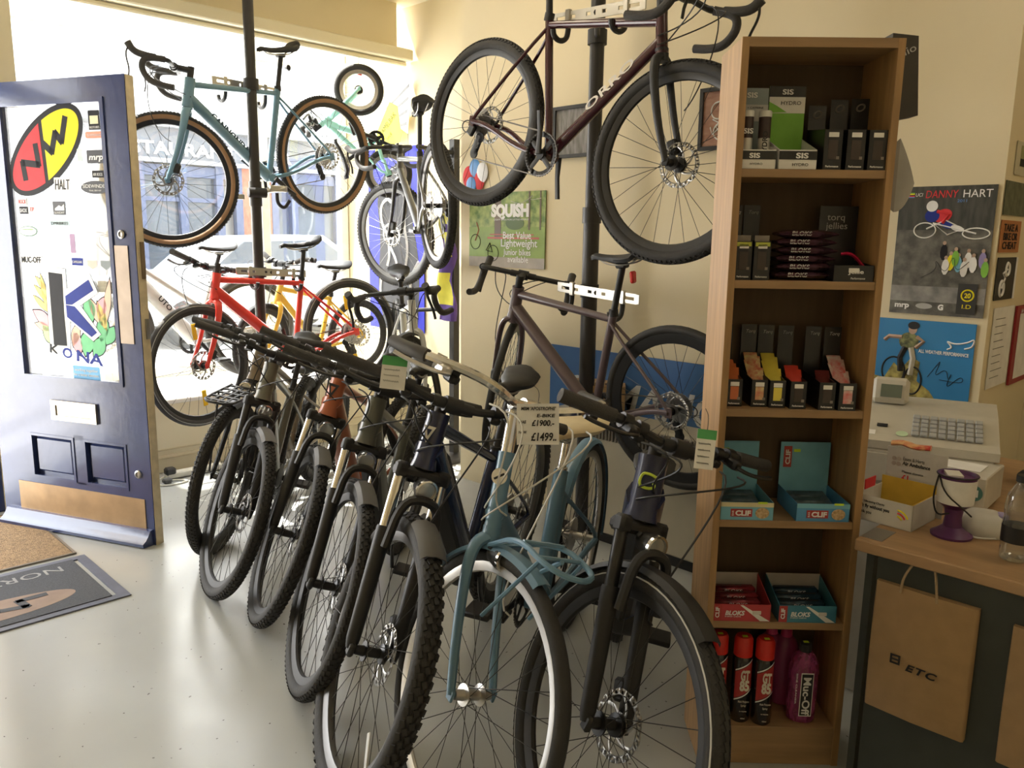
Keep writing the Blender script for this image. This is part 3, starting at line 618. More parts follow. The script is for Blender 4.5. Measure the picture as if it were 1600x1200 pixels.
# big K decal with leaves and its name under it
Kp = [(.395, 1.262), (.522, 1.254), (.520, 1.165), (.664, 1.240), (.706, 1.150), (.596, 1.091), (.705, .965), (.655, .930), (.525, 1.015), (.512, .868), (.385, .862)]
kd = MB().prism(Kp, (0, 0, -.0200), (1, 0, 0), (0, 1, 0), 0, .0005).build('sticker', whv, door, smooth=False)
MB().tube([(p[0], p[1], -.0200) for p in Kp], .0012, 4, closed=True).build('outline', dgrey, kd)
MB().prism([(.416, 1.236), (.500, 1.230), (.492, 1.052), (.494, .90), (.412, .90)], (0, 0, -.0193), (1, 0, 0), (0, 1, 0), 0, .0004).build('letter_stem', dgrey, kd, smooth=False)
MB().prism([(.508, 1.130), (.655, 1.209), (.680, 1.162), (.545, 1.092), (.508, 1.092)], (0, 0, -.0193), (1, 0, 0), (0, 1, 0), 0, .0004).build('letter_arm', bluev, kd, smooth=False)
MB().prism([(.508, 1.090), (.56, 1.085), (.682, .972), (.648, .950), (.508, 1.035)], (0, 0, -.0192), (1, 0, 0), (0, 1, 0), 0, .0004).build('letter_leg', bluev, kd, smooth=False)
def leaf(par, x, y, ang, L, w, mat, z=-.0203):
    p = [(x + math.cos(ang) * L * t - math.sin(ang) * w * math.sin(PI * t) * .5, y + math.sin(ang) * L * t + math.cos(ang) * w * math.sin(PI * t) * .5) for t in [i / 8 for i in range(9)]]
    p += [(x + math.cos(ang) * L * t + math.sin(ang) * w * math.sin(PI * t) * .5, y + math.sin(ang) * L * t - math.cos(ang) * w * math.sin(PI * t) * .5) for t in [1 - i / 8 for i in range(1, 8)]]
    q = [((a - x - math.cos(ang) * L / 2) * 1.14 + x + math.cos(ang) * L / 2, (b - y - math.sin(ang) * L / 2) * 1.14 + y + math.sin(ang) * L / 2) for a, b in p]
    m = MB(); m.prism(q, (0, 0, z), (1, 0, 0), (0, 1, 0), 0, .0003); m.mat(1); m.prism(p, (0, 0, z + .0004), (1, 0, 0), (0, 1, 0), 0, .0003)
    return m.build('leaf', [dgrey, mat], par, smooth=False)
lf = [M('leaf_yellow', (.9, .68, .15), .5), M('leaf_green', (.12, .55, .22), .5), M('leaf_lime', (.5, .75, .3), .5), M('leaf_peach', (.88, .55, .38), .5), M('leaf_pink', (.85, .4, .45), .5)]
for k, (x, y, a, L, w, c) in enumerate([(.40, 1.03, 1.75, .20, .035, 0), (.40, 1.05, 2.45, .12, .03, 0), (.40, 1.10, 2.4, .11, .03, 0), (.395, 1.15, 2.35, .09, .03, 0), (.41, .99, 2.6, .13, .06, 4), (.41, .97, 2.9, .11, .04, 3), (.43, .90, 2.3, .12, .07, 2), (.45, .88, 1.9, .12, .06, 2),
        (.73, 1.0, 1.35, .22, .04, 3), (.72, 1.0, 2.1, .15, .05, 3), (.74, .98, 1.9, .14, .05, 0), (.70, .93, 1.3, .13, .07, 1), (.73, .92, 1.0, .10, .06, 1), (.60, .86, 1.3, .13, .08, 1), (.57, .86, 1.8, .12, .06, 4), (.65, .86, .9, .12, .07, 1), (.53, .90, 1.2, .12, .05, 3), (.66, 1.02, 1.8, .12, .07, 1), (.70, 1.04, 1.2, .1, .06, 4)]):
    leaf(kd, x, y, a, L, w, lf[c], -.0208)
dtext(kd, 'K', .405, .862, .040, dgrey, .055, -.12, bold=.03); dtext(kd, 'O', .49, .845, .045, bluev, .06, -.1, bold=.04); dtext(kd, 'NA', .62, .828, .050, bluev, .16, -.1, bold=.04)
for o in door.children:
    if o.name.split('.')[0] in ('sticker', 'pane'): o.location.z += .013
# ---------------------------------------------------------------- mats
coir = M('brown_coir', (.30, .20, .11), .95, var=.3, scale=90, bump=.6, bscale=200)
m = MB(); m.box((.45, 4.17, .003), (1.14, .76, .006), bev=.002); mo = tag(m.build('door_mat', coir, smooth=False), 'brown coir mat just inside the open blue door', 'mat')
m = MB(); rectring(m, -.13, 1.03, 3.78, 4.56, -.12, 1.02, 3.79, 4.55, 0, .008); m.build('mat_trim', M('dull_metal_trim', (.22, .2, .17), .4, .8), mo, smooth=False)
matg = M('grey_mat_pile', (.075, .08, .095), .9, var=.12, scale=120, bump=.3, bscale=300)
m = MB(); m.box((.30, 3.46, .005), (1.38, .49, .008)); mo = tag(m.build('logo_mat', matg, smooth=False), 'dark grey printed logo mat with upside down letters, on the floor at lower left', 'mat')
m = MB(); rectring(m, -.43, 1.05, 3.18, 3.74, -.39, 1.01, 3.22, 3.70, 0, .006); m.build('mat_border', M('grey_blue_mat_edge', (.13, .14, .19), .6), mo, smooth=False)
lg = M('pale_grey_print', (.32, .32, .33), .85)
text(mo, 'NORTHWAVE', (.935, 3.655, .009), (-1, 0, 0), (0, -1, 0), .060, lg, w=.66)
m = MB(); m.prism([(.60 + .30 * math.cos(t * PI / 24), 3.36 + .095 * math.sin(t * PI / 24)) for t in range(48)], (0, 0, .009), (1, 0, 0), (0, 1, 0), 0, .0006); m.build('oval', M('faded_pink_print', (.30, .22, .18), .9), mo, smooth=False)
m = MB(); m.prism([(.44 + .145 * math.cos(t * PI / 12), 3.345 + .075 * math.sin(t * PI / 12)) for t in range(24)], (0, 0, .0098), (1, 0, 0), (0, 1, 0), 0, .0005); m.build('oval_half', M('faded_yellow_print', (.33, .33, .16), .9), mo, smooth=False)
m = MB(); stroke(m, [(.80, 3.40), (.71, 3.40), (.72, 3.33), (.60, 3.36), (.53, 3.30), (.50, 3.37), (.42, 3.32), (.36, 3.37)], .032, .0105); m.build('lettering', matg, mo, smooth=False)
# ---------------------------------------------------------------- the street outside
m = MB(); m.box((6, 13, -.09), (40, 14.6, .1)); struct(m, 'ground_street', M('pale_paving', (.50, .48, .45), .8, var=.1, scale=1.5))
wallw = M('white_render', (.74, .73, .70), .8, var=.02); brick = M('red_brick', (.34, .13, .08), .85, var=.2, scale=8); fgrey = M('fascia_grey', (.11, .12, .14), .6); fblue = M('facade_blue', (.06, .08, .15), .5); dglass = M('shop_glass', (.05, .065, .085), .08, 0, var=.3, scale=.8)
b = thing('restaurant_building', 'white restaurant building with grey sign board and blue shopfront across the street', 'building', (0, 14, 0))
m = MB(); m.box((6.9, .5, 4.6), (7.4, 1, 3.0)); m.box((6.9, .62, 1.6), (7.4, .76, 3.2)); m.build('wall', wallw, b, smooth=False)
m = MB(); m.box((6.05, -.06, 2.88), (5.9, .12, .50)); m.mat(1); m.box((6.05, -.14, 3.20), (6.0, .3, .14)); m.box((6.05, -.1, 2.60), (5.95, .22, .07)); sg = m.build('sign_board', [fgrey, M('cornice_grey', (.28, .29, .31), .6)], b, smooth=False)
text(sg, 'RESTAURANT & BAR', (4.68, -.125, 2.70), (1, 0, 0), (0, 0, 1), .20, whv, w=3.25, bold=.03, depth=.01)
m = MB(); 
for x in (3.3, 4.55, 5.2, 5.9, 6.55, 6.9, 7.6, 8.0, 8.95): m.box((x, -.05, 1.3), (.13, .14, 2.6))
m.box((6.1, -.05, .28), (5.8, .12, .5)); m.box((6.1, -.04, 2.45), (5.8, .1, .18)); m.box((6.1, -.04, 1.98), (5.8, .08, .07)); m.build('shopfront_frame', fblue, b, smooth=False)
for x0, x1 in ((3.36, 4.5), (4.6, 5.15), (5.25, 5.85), (5.95, 6.5), (7.65, 7.95), (8.05, 8.9)):
    MB().box(((x0 + x1) / 2, .0, 1.35), (x1 - x0, .02, 2.1)).build('window_pane', dglass, b, smooth=False)
m = MB(); m.box((7.25, -.02, 1.3), (.66, .16, 2.6)); m.build('brick_pier', brick, b, smooth=False)
for x in (4.2, 5.9, 7.6, 9.2):
    f = MB().box((x, -.03, 4.7), (.9, .1, 1.4)).build('window_surround', whv, b, smooth=False); MB().box((x, -.085, 4.7), (.74, .02, 1.25)).build('pane', M('bright_sky_pane', (.5, .55, .6), .1), f, smooth=False)
b = thing('brick_building', 'red brick building with a grey drainpipe left of the restaurant', 'building', (0, 14, 0))
m = MB(); m.box((2.0, .5, 3), (2.35, 1, 6)); m.build('wall', brick, b, smooth=False); MB().tube([(3.08, -.08, 0), (3.08, -.08, 6)], .06, 10).build('drainpipe', fgrey, b)
b = thing('corner_shop_building', 'pale building with a light shop sign right of the restaurant', 'building', (0, 14, 0))
m = MB(); m.box((14.5, .7, 3.2), (7.5, 1, 6.4)); m.build('wall', M('pale_cream_render', (.75, .70, .58), .8), b, smooth=False)
m = MB(); m.box((12.6, .1, 2.95), (3.4, .14, .5)); m.build('sign_board', M('yellow_sign', (.75, .62, .30), .6), b, smooth=False)
for x in (11.4, 13.2): f = MB().box((x, .12, 1.4), (1.5, .12, 2.2)).build('window_frame', fblue, b, smooth=False); MB().box((x, .04, 1.4), (1.3, .03, 2.0)).build('pane', dglass, f, smooth=False)
def car(x, y, label, paint):
    c = thing('car', label, 'car', (x, y, -.04), 'cars parked across the street'); m = MB()
    side = [(-2.0, .35), (-2.05, .65), (-1.9, .86), (-1.1, .95), (-.55, 1.42), (.75, 1.46), (1.45, 1.0), (1.95, .9), (2.05, .6), (2.0, .32), (1.65, .30), (1.55, .5), (1.28, .62), (1.0, .5), (.92, .28), (-.95, .28), (-1.03, .5), (-1.3, .62), (-1.58, .5), (-1.66, .32)]
    k = len(side); rings = [[(p[0], yy, p[1]) if p[1] < .9 else (p[0] * (.97 if abs(yy) > .6 else 1), yy * (.9 if p[1] > 1.2 else 1), p[1]) for p in side] for yy in (-.85, -.8, .8, .85)]
    m.loft(rings); m.build('car_body', paint, c, ang=30)
    m = MB()
    for s in (-1, 1): m.prism([(-1.0, .97), (-.5, 1.36), (.68, 1.39), (1.25, 1.02)], (0, s * .80, 0), (1, 0, 0), (0, 0, 1), -.03 , .03)
    m.build('side_window', dglass, c, smooth=False)
    for xx in (-1.3, 1.28):
        for s in (-1, 1):
            w = MB().lathe([(.18, -.1), (.31, -.1), (.32, 0), (.31, .1), (.18, .1)], 24, c=(xx, s * .76, .32), ax='y').build('car_wheel', rubber, c); MB().lathe([(0, -.09), (.19, -.09), (.19, .09), (0, .09)], 16, c=(xx, s * .76, .32), ax='y').build('hubcap', alu, w)
car(5.6, 11.0, 'silver parked car seen between the hung blue bicycle and the pole', M('silver_paint', (.55, .56, .58), .25, .3))
# ---------------------------------------------------------------- bicycles in their places
def paint(n, c, rough=.28, **k): return M(n, c, rough, 0, var=.05, scale=6, coat=.35, **k)
lblue = paint('pale_blue_paint', (.14, .27, .37)); redp = paint('bright_red_paint', (.80, .05, .035)); maroon = paint('maroon_paint', (.05, .010, .016), .2); plum = paint('plum_grey_paint', (.11, .078, .085), .3)
greyp = paint('dark_grey_paint', (.13, .13, .12), .35); whitep = paint('white_silver_paint', (.62, .63, .60), .3); mint = paint('mint_paint', (.35, .72, .66), .4); yellp = paint('yellow_paint', (.85, .55, .06), .3)
olive = paint('olive_grey_paint', (.15, .15, .115), .35); tanp = paint('khaki_brown_paint', (.23, .18, .12), .35); orangep = paint('burnt_orange_paint', (.42, .12, .05), .3); dolive = paint('dark_olive_paint', (.10, .105, .085), .35)
navy = paint('navy_paint', (.012, .02, .065), .2); skyp = paint('dusty_blue_paint', (.11, .225, .33), .4); navy2 = M('deep_blue_paint', (.010, .016, .06), .3, coat=.15)
G1 = scaled(dict(stl=.5, post=.17, r=.023), 1.02)
k1 = bike('gravel_bike', 'pale blue gravel bicycle with tan tyre walls, hung high in the window', (2.9133, 4.6009, 1.5637, 3.2695, -.1161, -.2075), -.661, G1, lblue, lblue, bar='drop', wall=tanwall, rim=black, knobs=(120, 3, .003, .010, .008), crankrot=.78, pedals=False, tt=.016, dt=.031, fat=1.35, bartilt=.28)
G2 = scaled(dict(bw=.62, stem=.07, stl=.48, post=.17, rise=.01), .975)
k2 = bike('hybrid_bike', 'bright red hybrid bicycle hung low in front of the window', (2.9152, 4.3167, .4789, 3.1231, .0895, -.1162), .291, G2, redp, redp, tyre=greytyre, line=stripe, crankrot=1.5, dt=.030, fat=1.2, barsteer=-1.15, pedals=False, reflector=PI)
k3 = bike('gravel_bike', 'maroon gravel bicycle with black fork, hung high on the right wall pole', (2.4641, 2.7668, 1.5675, -1.5704, -.0507, -.2183), .061, dict(r=.024, stl=.54, post=.15), maroon, mblack, bar='drop', rim=black, knobs=(110, 5, .004, .011, .009), crankrot=1.75, pedals=False, dt=.0215, tt=.0175)
k4 = bike('road_bike', 'plum grey road bicycle with turned drop bars, hung below the maroon one', (2.8083, 1.8072, .3892, 1.6301, -.1052, -.0394), -1.058, dict(stl=.48, post=.2, r=.018), plum, plum, bar='drop', tyre=rubber, rim=black, crankrot=-.6, pedals=False, dt=.030, rimd=.04, fat=1.3)
k5 = bike('gravel_bike', 'dark grey gravel bicycle hung in the corner before the blue banner', (2.9532, 3.5499, 1.2465, 1.144, -.0268, -.1549), .589, dict(stl=.45, post=.22, r=.024), greyp, black, bar='drop', rim=M('grey_rim', (.12, .12, .115), .35, .3), knobs=(96, 3, .004, .012, .010), crankrot=.2, pedals=False, spoke=spokes_s)
k6 = bike('road_bike', 'white road bicycle with black drop bars in the corner below the grey one', (3.1104, 4.1426, .3383, -2.1199, .0353, -.1072), -.532, dict(stem=.1, stl=.45, post=.15, r=.018), whitep, whitep, bar='drop', rim=black, crankrot=0, dt=.024, light=False, mud=mblack, mudspan=(-.5, .7))
K7 = scaled(dict(R=.205, r=.027, wb=.70, cs=.29, drop=.0, hta=70, off=.02, a2c=.335, htl=.09, stem=.04, sp=.05, stl=.22, post=.06, bw=.42, rise=.08), .818)
k7 = bike('childrens_bike', 'mint green child\'s bicycle hung nose up by its wheel in the window', (3.57, 4.61, 1.905, -.6381, .0555, 1.9074), .007, K7, mint, mint, bar='bull', rotor=False, rim=alu, barm=alu, chainring=.055, cassette=False, spoke=spokes_s)
k8 = bike('electric_bike', 'white electric bicycle standing on the window ledge behind the red one', (2.66, 5.27, .437, 3.25, -.01, .0), .07, dict(R=.35, r=.025, sta=70, stl=.40, bw=.62, post=.2, stem=.05, sp=.12), M('pearl_white_paint', (.60, .60, .58), .3), whitep, kind='open', dt=.045, tyre=greytyre, rim=black, crankrot=.8)
K9 = scaled(dict(R=.33, bw=.6, stem=.05, sp=.16, stl=.47, post=.2, wb=1.0, rise=.06, r=.022), .80)
k9 = bike('city_bike', 'yellow bicycle on the window ledge, seen through the red one\'s rear wheel', (3.36, 4.99, .437, 3.2, .0, .0), .3, K9, yellp, yellp, bar='flat', tyre=rubber, crankrot=2.2, mud=mblack, mudspan=(-1.0, .6), barm=alu)
EB = dict(R=.345, r=.025, wb=1.12, cs=.46, hta=69, a2c=.47, off=.045, htl=.15, sp=.03, stem=.08, bw=.68, drop=.06, rise=.02, stl=.42, post=.2)
KN = (84, 5, .004, .013, .009); KC = (100, 4, .003, .014, .010)
f1 = bike('city_bike', 'khaki brown bicycle with front rack, leftmost and farthest of the standing row', (2.4305, 4.0488, .0002, -2.527, -.1284, -.0006), .119, {**EB, 'bw': .64, 'post': .06, 'stl': .36}, tanp, mblack, susp=None, tyre=rubber, knobs=KC, mud=M('blue_grey_mudguard', (.12, .14, .19), .4), mudspan=(-.4, .12), rack='front', dt=.036, fat=1.3, crankrot=.6, light=True)
f2 = bike('electric_bike', 'olive grey electric bicycle with head lamp, second in the row from the door', (2.0849, 3.8374, .0006, -2.3184, -.2139, -.0043), .507, EB, olive, mblack, susp=black, knobs=KC, mud=mudg, mudspan=(-.12, .26), dt=.042, fat=1.5, battery=mblack, light=True, crankrot=.4)
f3 = bike('mountain_bike', 'burnt orange mountain bicycle with black triangle badge, third in the row', (2.3238, 3.2837, .0007, -2.5939, -.2411, -.0051), .605, EB, orangep, mblack, susp=chrome, knobs=KN, mud=mudg, mudspan=(-.12, .26), dt=.042, fat=1.5, light=True, crankrot=.9)
f4 = bike('electric_bike', 'dark olive electric bicycle with silver fork legs, between orange and navy ones', (2.1176, 2.854, .0005, -2.4895, -.2055, -.0063), .508, EB, dolive, mblack, susp=chrome, knobs=KC, mud=mudg, mudspan=(-.12, .28), dt=.042, fat=1.5, battery=mblack, light=True, crankrot=1.4)
M29 = {**EB, 'R': .37, 'r': .029, 'wb': 1.15, 'a2c': .5, 'bw': .72}
f5 = bike('mountain_bike', 'navy mountain bicycle with white triangle badge and fat knobbly tyres', (2.1191, 2.1971, .0004, -2.7016, -.1691, -.0081), .731, M29, navy, mblack, susp=chrome, knobs=(76, 5, .006, .016, .011), mud=mudg, mudspan=(-.12, .28), dt=.042, fat=1.5, battery=mblack, light=True, crankrot=1.2, rim=M('grey_black_rim', (.09, .09, .09), .3), reflector=None)
f6 = bike('step_through_bike', 'dusty blue step-through bicycle with silver swept bars and cream saddle', (2.1497, 1.8363, 0, -2.701, -.0668, -.0065), .949, {**EB, 'R': .35, 'r': .018, 'wb': 1.1, 'a2c': .39, 'hta': 70, 'bw': .62, 'htl': .2, 'sp': .12, 'stem': .06, 'stl': .42, 'sta': 70, 'post': .1}, skyp, skyp, kind='step', bar='city', rotor=False, rim=alu, barm=chrome, postm=chrome, leverm=alu, wire=M('white_cable', (.62, .61, .56), .4), hubm=alu, grip=M('dark_grey_grip', (.06, .055, .05), .7), mud=skyp, mudspan=(-1.1, .22), rearmud=skyp, saddlecol=M('cream_saddle', (.68, .58, .38), .45), saddle_w=.25, rack='loop', dt=.028, tt=.015, seatfat=.026, light=True, crankrot=.1, spoke=spokem)
f7 = bike('electric_bike', 'deep blue electric bicycle with yellow ring badge, nearest beside the bookcase', (2.2369, 1.674, .0003, -2.5895, -.1638, -.0058), .718, {**EB, 'R': .355, 'bw': .66, 'stl': .34, 'post': .06}, navy2, mblack, susp=black, knobs=(120, 3, .002, .018, .012), mud=mblack, mudspan=(-1.25, .42), rearmud=mblack, dt=.048, fat=1.7, battery=mblack, line=stripe, light=True, crankrot=.7)
# badges and words on the frames
def tubetext(k, a, b, s, h, mat, side=-1, off=.03, w=None, flip=False, tdir=None, **kw):
    a = Vector(a); b = Vector(b); d = (b - a).normalized(); nn = Vector((0, side, 0)); yd = nn.cross(d)
    text(k['frame'], s, a + nn * off, d, yd, h, mat, 'LEFT', w, **kw)
d_ = (k3['ht'] - k3['bb'])
tubetext(k3, k3['bb'] + (k3['dtop'] - k3['bb']) * .40, k3['dtop'], 'ORRO', .030, M('silver_print', (.7, .66, .6), .3), -1, .0225, w=.26, bold=.02)
tubetext(k1, k1['dtop'] + (k1['bb'] - k1['dtop']) * .22, k1['bb'], 'CANNONDALE', .030, M('dark_slate_print', (.03, .07, .10), .4), 1, .0275, w=.34, bold=.06)
tubetext(k8, k8['bb'] + (k8['dtop'] - k8['bb']) * .62, k8['bb'], 'UTO', .032, ink, 1, .0455, w=.11, bold=.03)
tubetext(k6, k6['dtop'] + (k6['bb'] - k6['dtop']) * .05, k6['bb'], 'SCOTT', .030, ink, 1, .0245, w=.20, bold=.03)
def headbadge(k, col, shape, sz=.028, lift=.0345):
    o = k['S'] @ k['ht']; c = k['ht'] - k['u'] * .06 + k['n'] * lift; m = MB(); xd = Vector((0, 1, 0))
    if shape == 'tri': m.prism([(-sz * .8, sz), (sz * .8, sz), (0, -sz * 1.1)], c, xd, k['u'], 0, .001); m.build('badge', col, k['frame'], smooth=False); m = MB().prism([(-sz * .35, sz * .62), (sz * .35, sz * .62), (0, -sz * .3)], c, xd, k['u'], .001, .002); m.build('badge_centre', k['frame'].data.materials[0], k['frame'], smooth=False)
    elif shape == 'disc': m.lathe([(0, 0), (.022, 0), (.022, .002), (0, .002)], 24); m.tf(frame_m(c, xd, k['u'])); m2 = MB().tf(frame_m(c, xd, k['u'])); m2.lathe([(0, 0), (.021, 0), (.021, .002), (0, .002)], 24); m2.build('badge', col, k['frame']); MB().tf(frame_m(c, xd, k['u'])).tube([(-.012, -.008, .0025), (.012, .008, .0025)], .003, 6).build('badge_stroke', ink, k['frame'])
    elif shape == 'ring':
        m.tf(frame_m(c, xd, k['u'])); m.tube(smoothp([(.018, .012, 0), (.0, .018, 0), (-.019, .016, 0), (-.021, -.014, 0), (0, -.018, 0), (.018, -.012, 0), (.010, .002, 0)]), .0035, 6); m.build('badge', col, k['frame'])
headbadge(f3, ink, 'tri'); headbadge(f5, M('pale_badge', (.6, .58, .5), .4), 'tri', .022); headbadge(f6, M('cream_badge', (.7, .66, .55), .4), 'disc', lift=.0225); headbadge(f7, M('lime_badge', (.6, .75, .08), .4), 'ring', lift=.040); headbadge(k2, M('grey_badge', (.3, .25, .22), .4), 'tri', .020, .0275); 
rl = MB(); rl.box(k4['sc'] + Vector((-.05, 0, -.04)), (.02, .03, .05), bev=.006); rl.build('rear_lamp', M('red_lamp', (.6, .03, .03), .2), k4['root'])
for k in (k1, k2): 
    rl = MB(); rl.box(k['sc'] + Vector((-.03, 0, -.06)), (.012, .02, .012)); rl.ell(k['sc'] + Vector((-.045, 0, -.06)), (.012, .016, .018)); rl.build('rear_lamp', black, k['root'])
# ---------------------------------------------------------------- floor-to-ceiling poles with bicycle hangers
def tworld(k, p): return k['T0'] @ Vector(p)
polem = M('pole_black', (.035, .033, .032), .4, .2); silv = M('silver_hanger', (.55, .53, .48), .35, .9)
def hanger(par, pole, c, d, L, out, slots=True):
    # c centre of plate, d along, out: unit from pole to plate
    c = Vector(c); d = Vector(d).normalized(); z = Vector((0, 0, 1)); o = Vector(out).normalized(); R3 = Matrix((d, o, z)).transposed()
    m = MB(); m.tube([Vector((pole[0], pole[1], c.z)), c], .012, 8); m.tube([Vector((pole[0], pole[1], c.z - .03)), Vector((pole[0], pole[1], c.z + .03))], .043, 14); m.build('clamp', mblack, par)
    m = MB()
    for zz in (-.0145, .0145): m.box(c + z * zz, (L, .005, .015), rot=R3)
    for t in (-.5, -.18, 0, .18, .5): m.box(c + d * (L * t), (.06 if abs(t) < .4 else .03, .0055, .044), rot=R3, bev=.002)
    ho = m.build('hanger_plate', silv, par)
    for t in (-.33, .33):
        p = c + d * (L * t); m = MB(); m.box(p, (.024, .02, .06), rot=R3, bev=.003); m.build('hanger_bracket', silv, ho)
        m = MB(); m.tube(smoothp([p - z * .03, p - z * .05, p - z * .085 + o * .01, p - z * .10 + o * .05, p - z * .085 + o * .085, p - z * .06 + o * .09]), .011, 8); m.build('hook', mblack, ho)
p1 = thing('display_pole', 'black floor to ceiling pole by the window holding the pale blue and red bicycles', 'pole', (0, 0, 0)); PX, PY = 2.315, 4.455
m = MB(); m.tube([(PX, PY, 0), (PX, PY, 2.98)], .030, 16); m.tube([(PX, PY, 1.58), (PX, PY, 1.72)], .036, 16); m.lathe([(.055, 0), (.05, .02), (.032, .03)], 18, c=(PX, PY, 0)); m.lathe([(.032, -.03), (.05, -.02), (.055, 0)], 18, c=(PX, PY, 3.0)); m.build('pole', polem, p1)
hanger(p1, (PX, PY), (2.32, 4.53, 2.255), (1, .05, -.03), .38, (0, 1, 0)); hanger(p1, (PX, PY), (2.37, 4.40, 1.20), (1, 0, -.06), .42, (0, -1, 0))
m = MB(); m.tube([(PX, PY, 1.66), (PX + .17, PY - .03, 1.69)], .016, 8); m.box((PX + .13, PY - .03, 1.685), (.11, .02, .035), bev=.004); m.box((PX - .12, PY, 1.63), (.10, .02, .03), bev=.004); m.build('folded_arm', silv, p1)
MB().tube(smoothp([(PX + .12, PY - .03, 1.66), (PX + .12, PY - .03, 1.60), (PX + .16, PY - .04, 1.57), (PX + .19, PY - .05, 1.62)]), .011, 8).build('hook', mblack, p1)
MB().tube([(PX - .06, PY - .03, 1.655), (PX + .04, PY - .05, 1.655)], .028, 12).build('knob', mblack, p1)
p2 = thing('display_pole', 'black floor to ceiling pole before the right wall holding two bicycles', 'pole', (0, 0, 0)); PX, PY = 2.875, 2.39
m = MB(); m.tube([(PX, PY, 0), (PX, PY, 1.56)], .037, 16); m.tube([(PX, PY, 1.5), (PX, PY, 2.98)], .032, 16); m.tube([(PX, PY, 1.49), (PX, PY, 1.56)], .043, 16); m.lathe([(.06, 0), (.055, .02), (.037, .03)], 18, c=(PX, PY, 0)); m.lathe([(.032, -.03), (.05, -.02), (.055, 0)], 18, c=(PX, PY, 3.0)); m.build('pole', polem, p2)
hanger(p2, (PX, PY), (2.565, 2.14, 2.285), (0, 1, .04), .44, (-1, 0, 0)); hanger(p2, (PX, PY), (2.80, 2.285, 1.185), (0, 1, .07), .44, (-1, 0, 0))
p3 = thing('display_pole', 'short dark stand pole in the corner beside the purple and yellow jersey', 'pole', (0, 0, 0)); PX, PY = 3.36, 3.905
m = MB(); m.box((PX, PY, 1.0), (.045, .045, 2.02)); m.box((PX, PY, .015), (.3, .3, .03)); m.build('pole', polem, p3, smooth=False)
m = MB(); m.tube([(PX, PY, 1.93), (2.99, 3.80, 1.93)], .013, 8); m.tube([(PX, PY, 1.90), (PX, PY, 1.96)], .03, 10); m.build('arm', mblack, p3); m = MB(); m.tube([(PX, PY, .97), (3.20, 4.12, .955)], .013, 8); m.build('arm', mblack, p3)
# kids' bike hook
m = MB(); fa = k7['T0'] @ (k7['S'] @ k7['ax']); top = fa + Vector((0, 0, .135)); m.tube(smoothp([top + Vector((0, 0, .16)), top + Vector((0, 0, .06)), top + Vector((.0, .0, .0))]), .003, 6); m.mat(1); m.tube(smoothp([top + Vector((0, 0, .03)), top + Vector((-.012, .012, .0)), top + Vector((-.012, .012, -.03)), top + Vector((.015, -.015, -.038))]), .006, 6)
tag(m.build('hook', [steel, M('red_plastic', (.75, .05, .04), .4)]), 'red tipped wire hook holding the small mint bicycle by its wheel', 'hook')
# ---------------------------------------------------------------- tags and the price card
fr_ = Vector((.7102, -.7038, .0143)); fu = Vector((.116, .137, .984)).normalized()
def card(name, label, o, w, h, lines, header=None, tilt=0.0, thick=.0008, toward=.0, group=None):
    x = fr_ + Vector((0, 0, tilt)); x.normalize(); y = (fu - x * fu.dot(x)).normalized(); t = thing(name, label, 'price tag' if name == 'price_tag' else 'sign', frame_m(o, x, y), group)
    MB().box((w / 2, h / 2, 0), (w, h, thick)).build('card', white, t, smooth=False)
    if header: MB().box((w / 2, h * (1 - header / 2), thick), (w, h * header, thick)).build('header', greenp, t, smooth=False)
    for s, xx, yy, hh, ww in lines: text(t, s, (xx, yy, thick), (1, 0, 0), (0, 1, 0), hh, ink, 'LEFT', ww, shear=.15, bold=.035)
    MB().tube(smoothp([(w * .5, h * .97, 0), (w * .55, h + .03, -.01), (w * .4, h + .045, -.02)]), .0008, 4).build('string', black, t)
    return t
card('price_sign', 'white handwritten price card with was and now prices, on the dusty blue bicycle\'s bars', (1.352, 1.338, .925), .103, .100, [("MBM 'APOSTROPHE'", .010, .084, .008, .085), ('E-BIKE', .048, .067, .008, .045), ('WAS', .004, .052, .007, .018), ('\u00a31900.-', .036, .046, .014, .055), ('NOW', .004, .027, .007, .020), ('\u00a31499..', .034, .010, .019, .062)])
def scrib(t, w, y, h):
    m = MB(); p = []
    for i in range(22): p.append((w * .12 + w * .7 * i / 21, y + h * .5 * math.sin(i * 2.3) * (.4 + .6 * random.random()), .0012))
    m.tube(p, .0005, 4); m.build('handwriting', ink, t)
t = card('price_tag', 'small white tag with green header, hanging from the navy bicycle\'s bars', (1.15, 1.62, 1.05), .062, .082, [], .28, -.12)
for i in range(3): scrib(t, .055, .048 - i * .014, .006)
t = card('price_tag', 'long white tag with green header, hanging from the bars beside the bookcase', (1.470, .915, .935), .042, .086, [], .24, -.12)
for i in range(4): scrib(t, .038, .055 - i * .014, .006)

MB().tf(f5['S'] @ Matrix.Translation(f5['ax']) @ Matrix.Rotation(2.2, 4, 'Y') @ Matrix.Translation((0, .012, .25))).box((0, 0, 0), (.018, .004, .11), bev=.003).build('wheel_reflector', stripe, [o for o in f5['root'].children if o.name.startswith('front_wheel')][0])
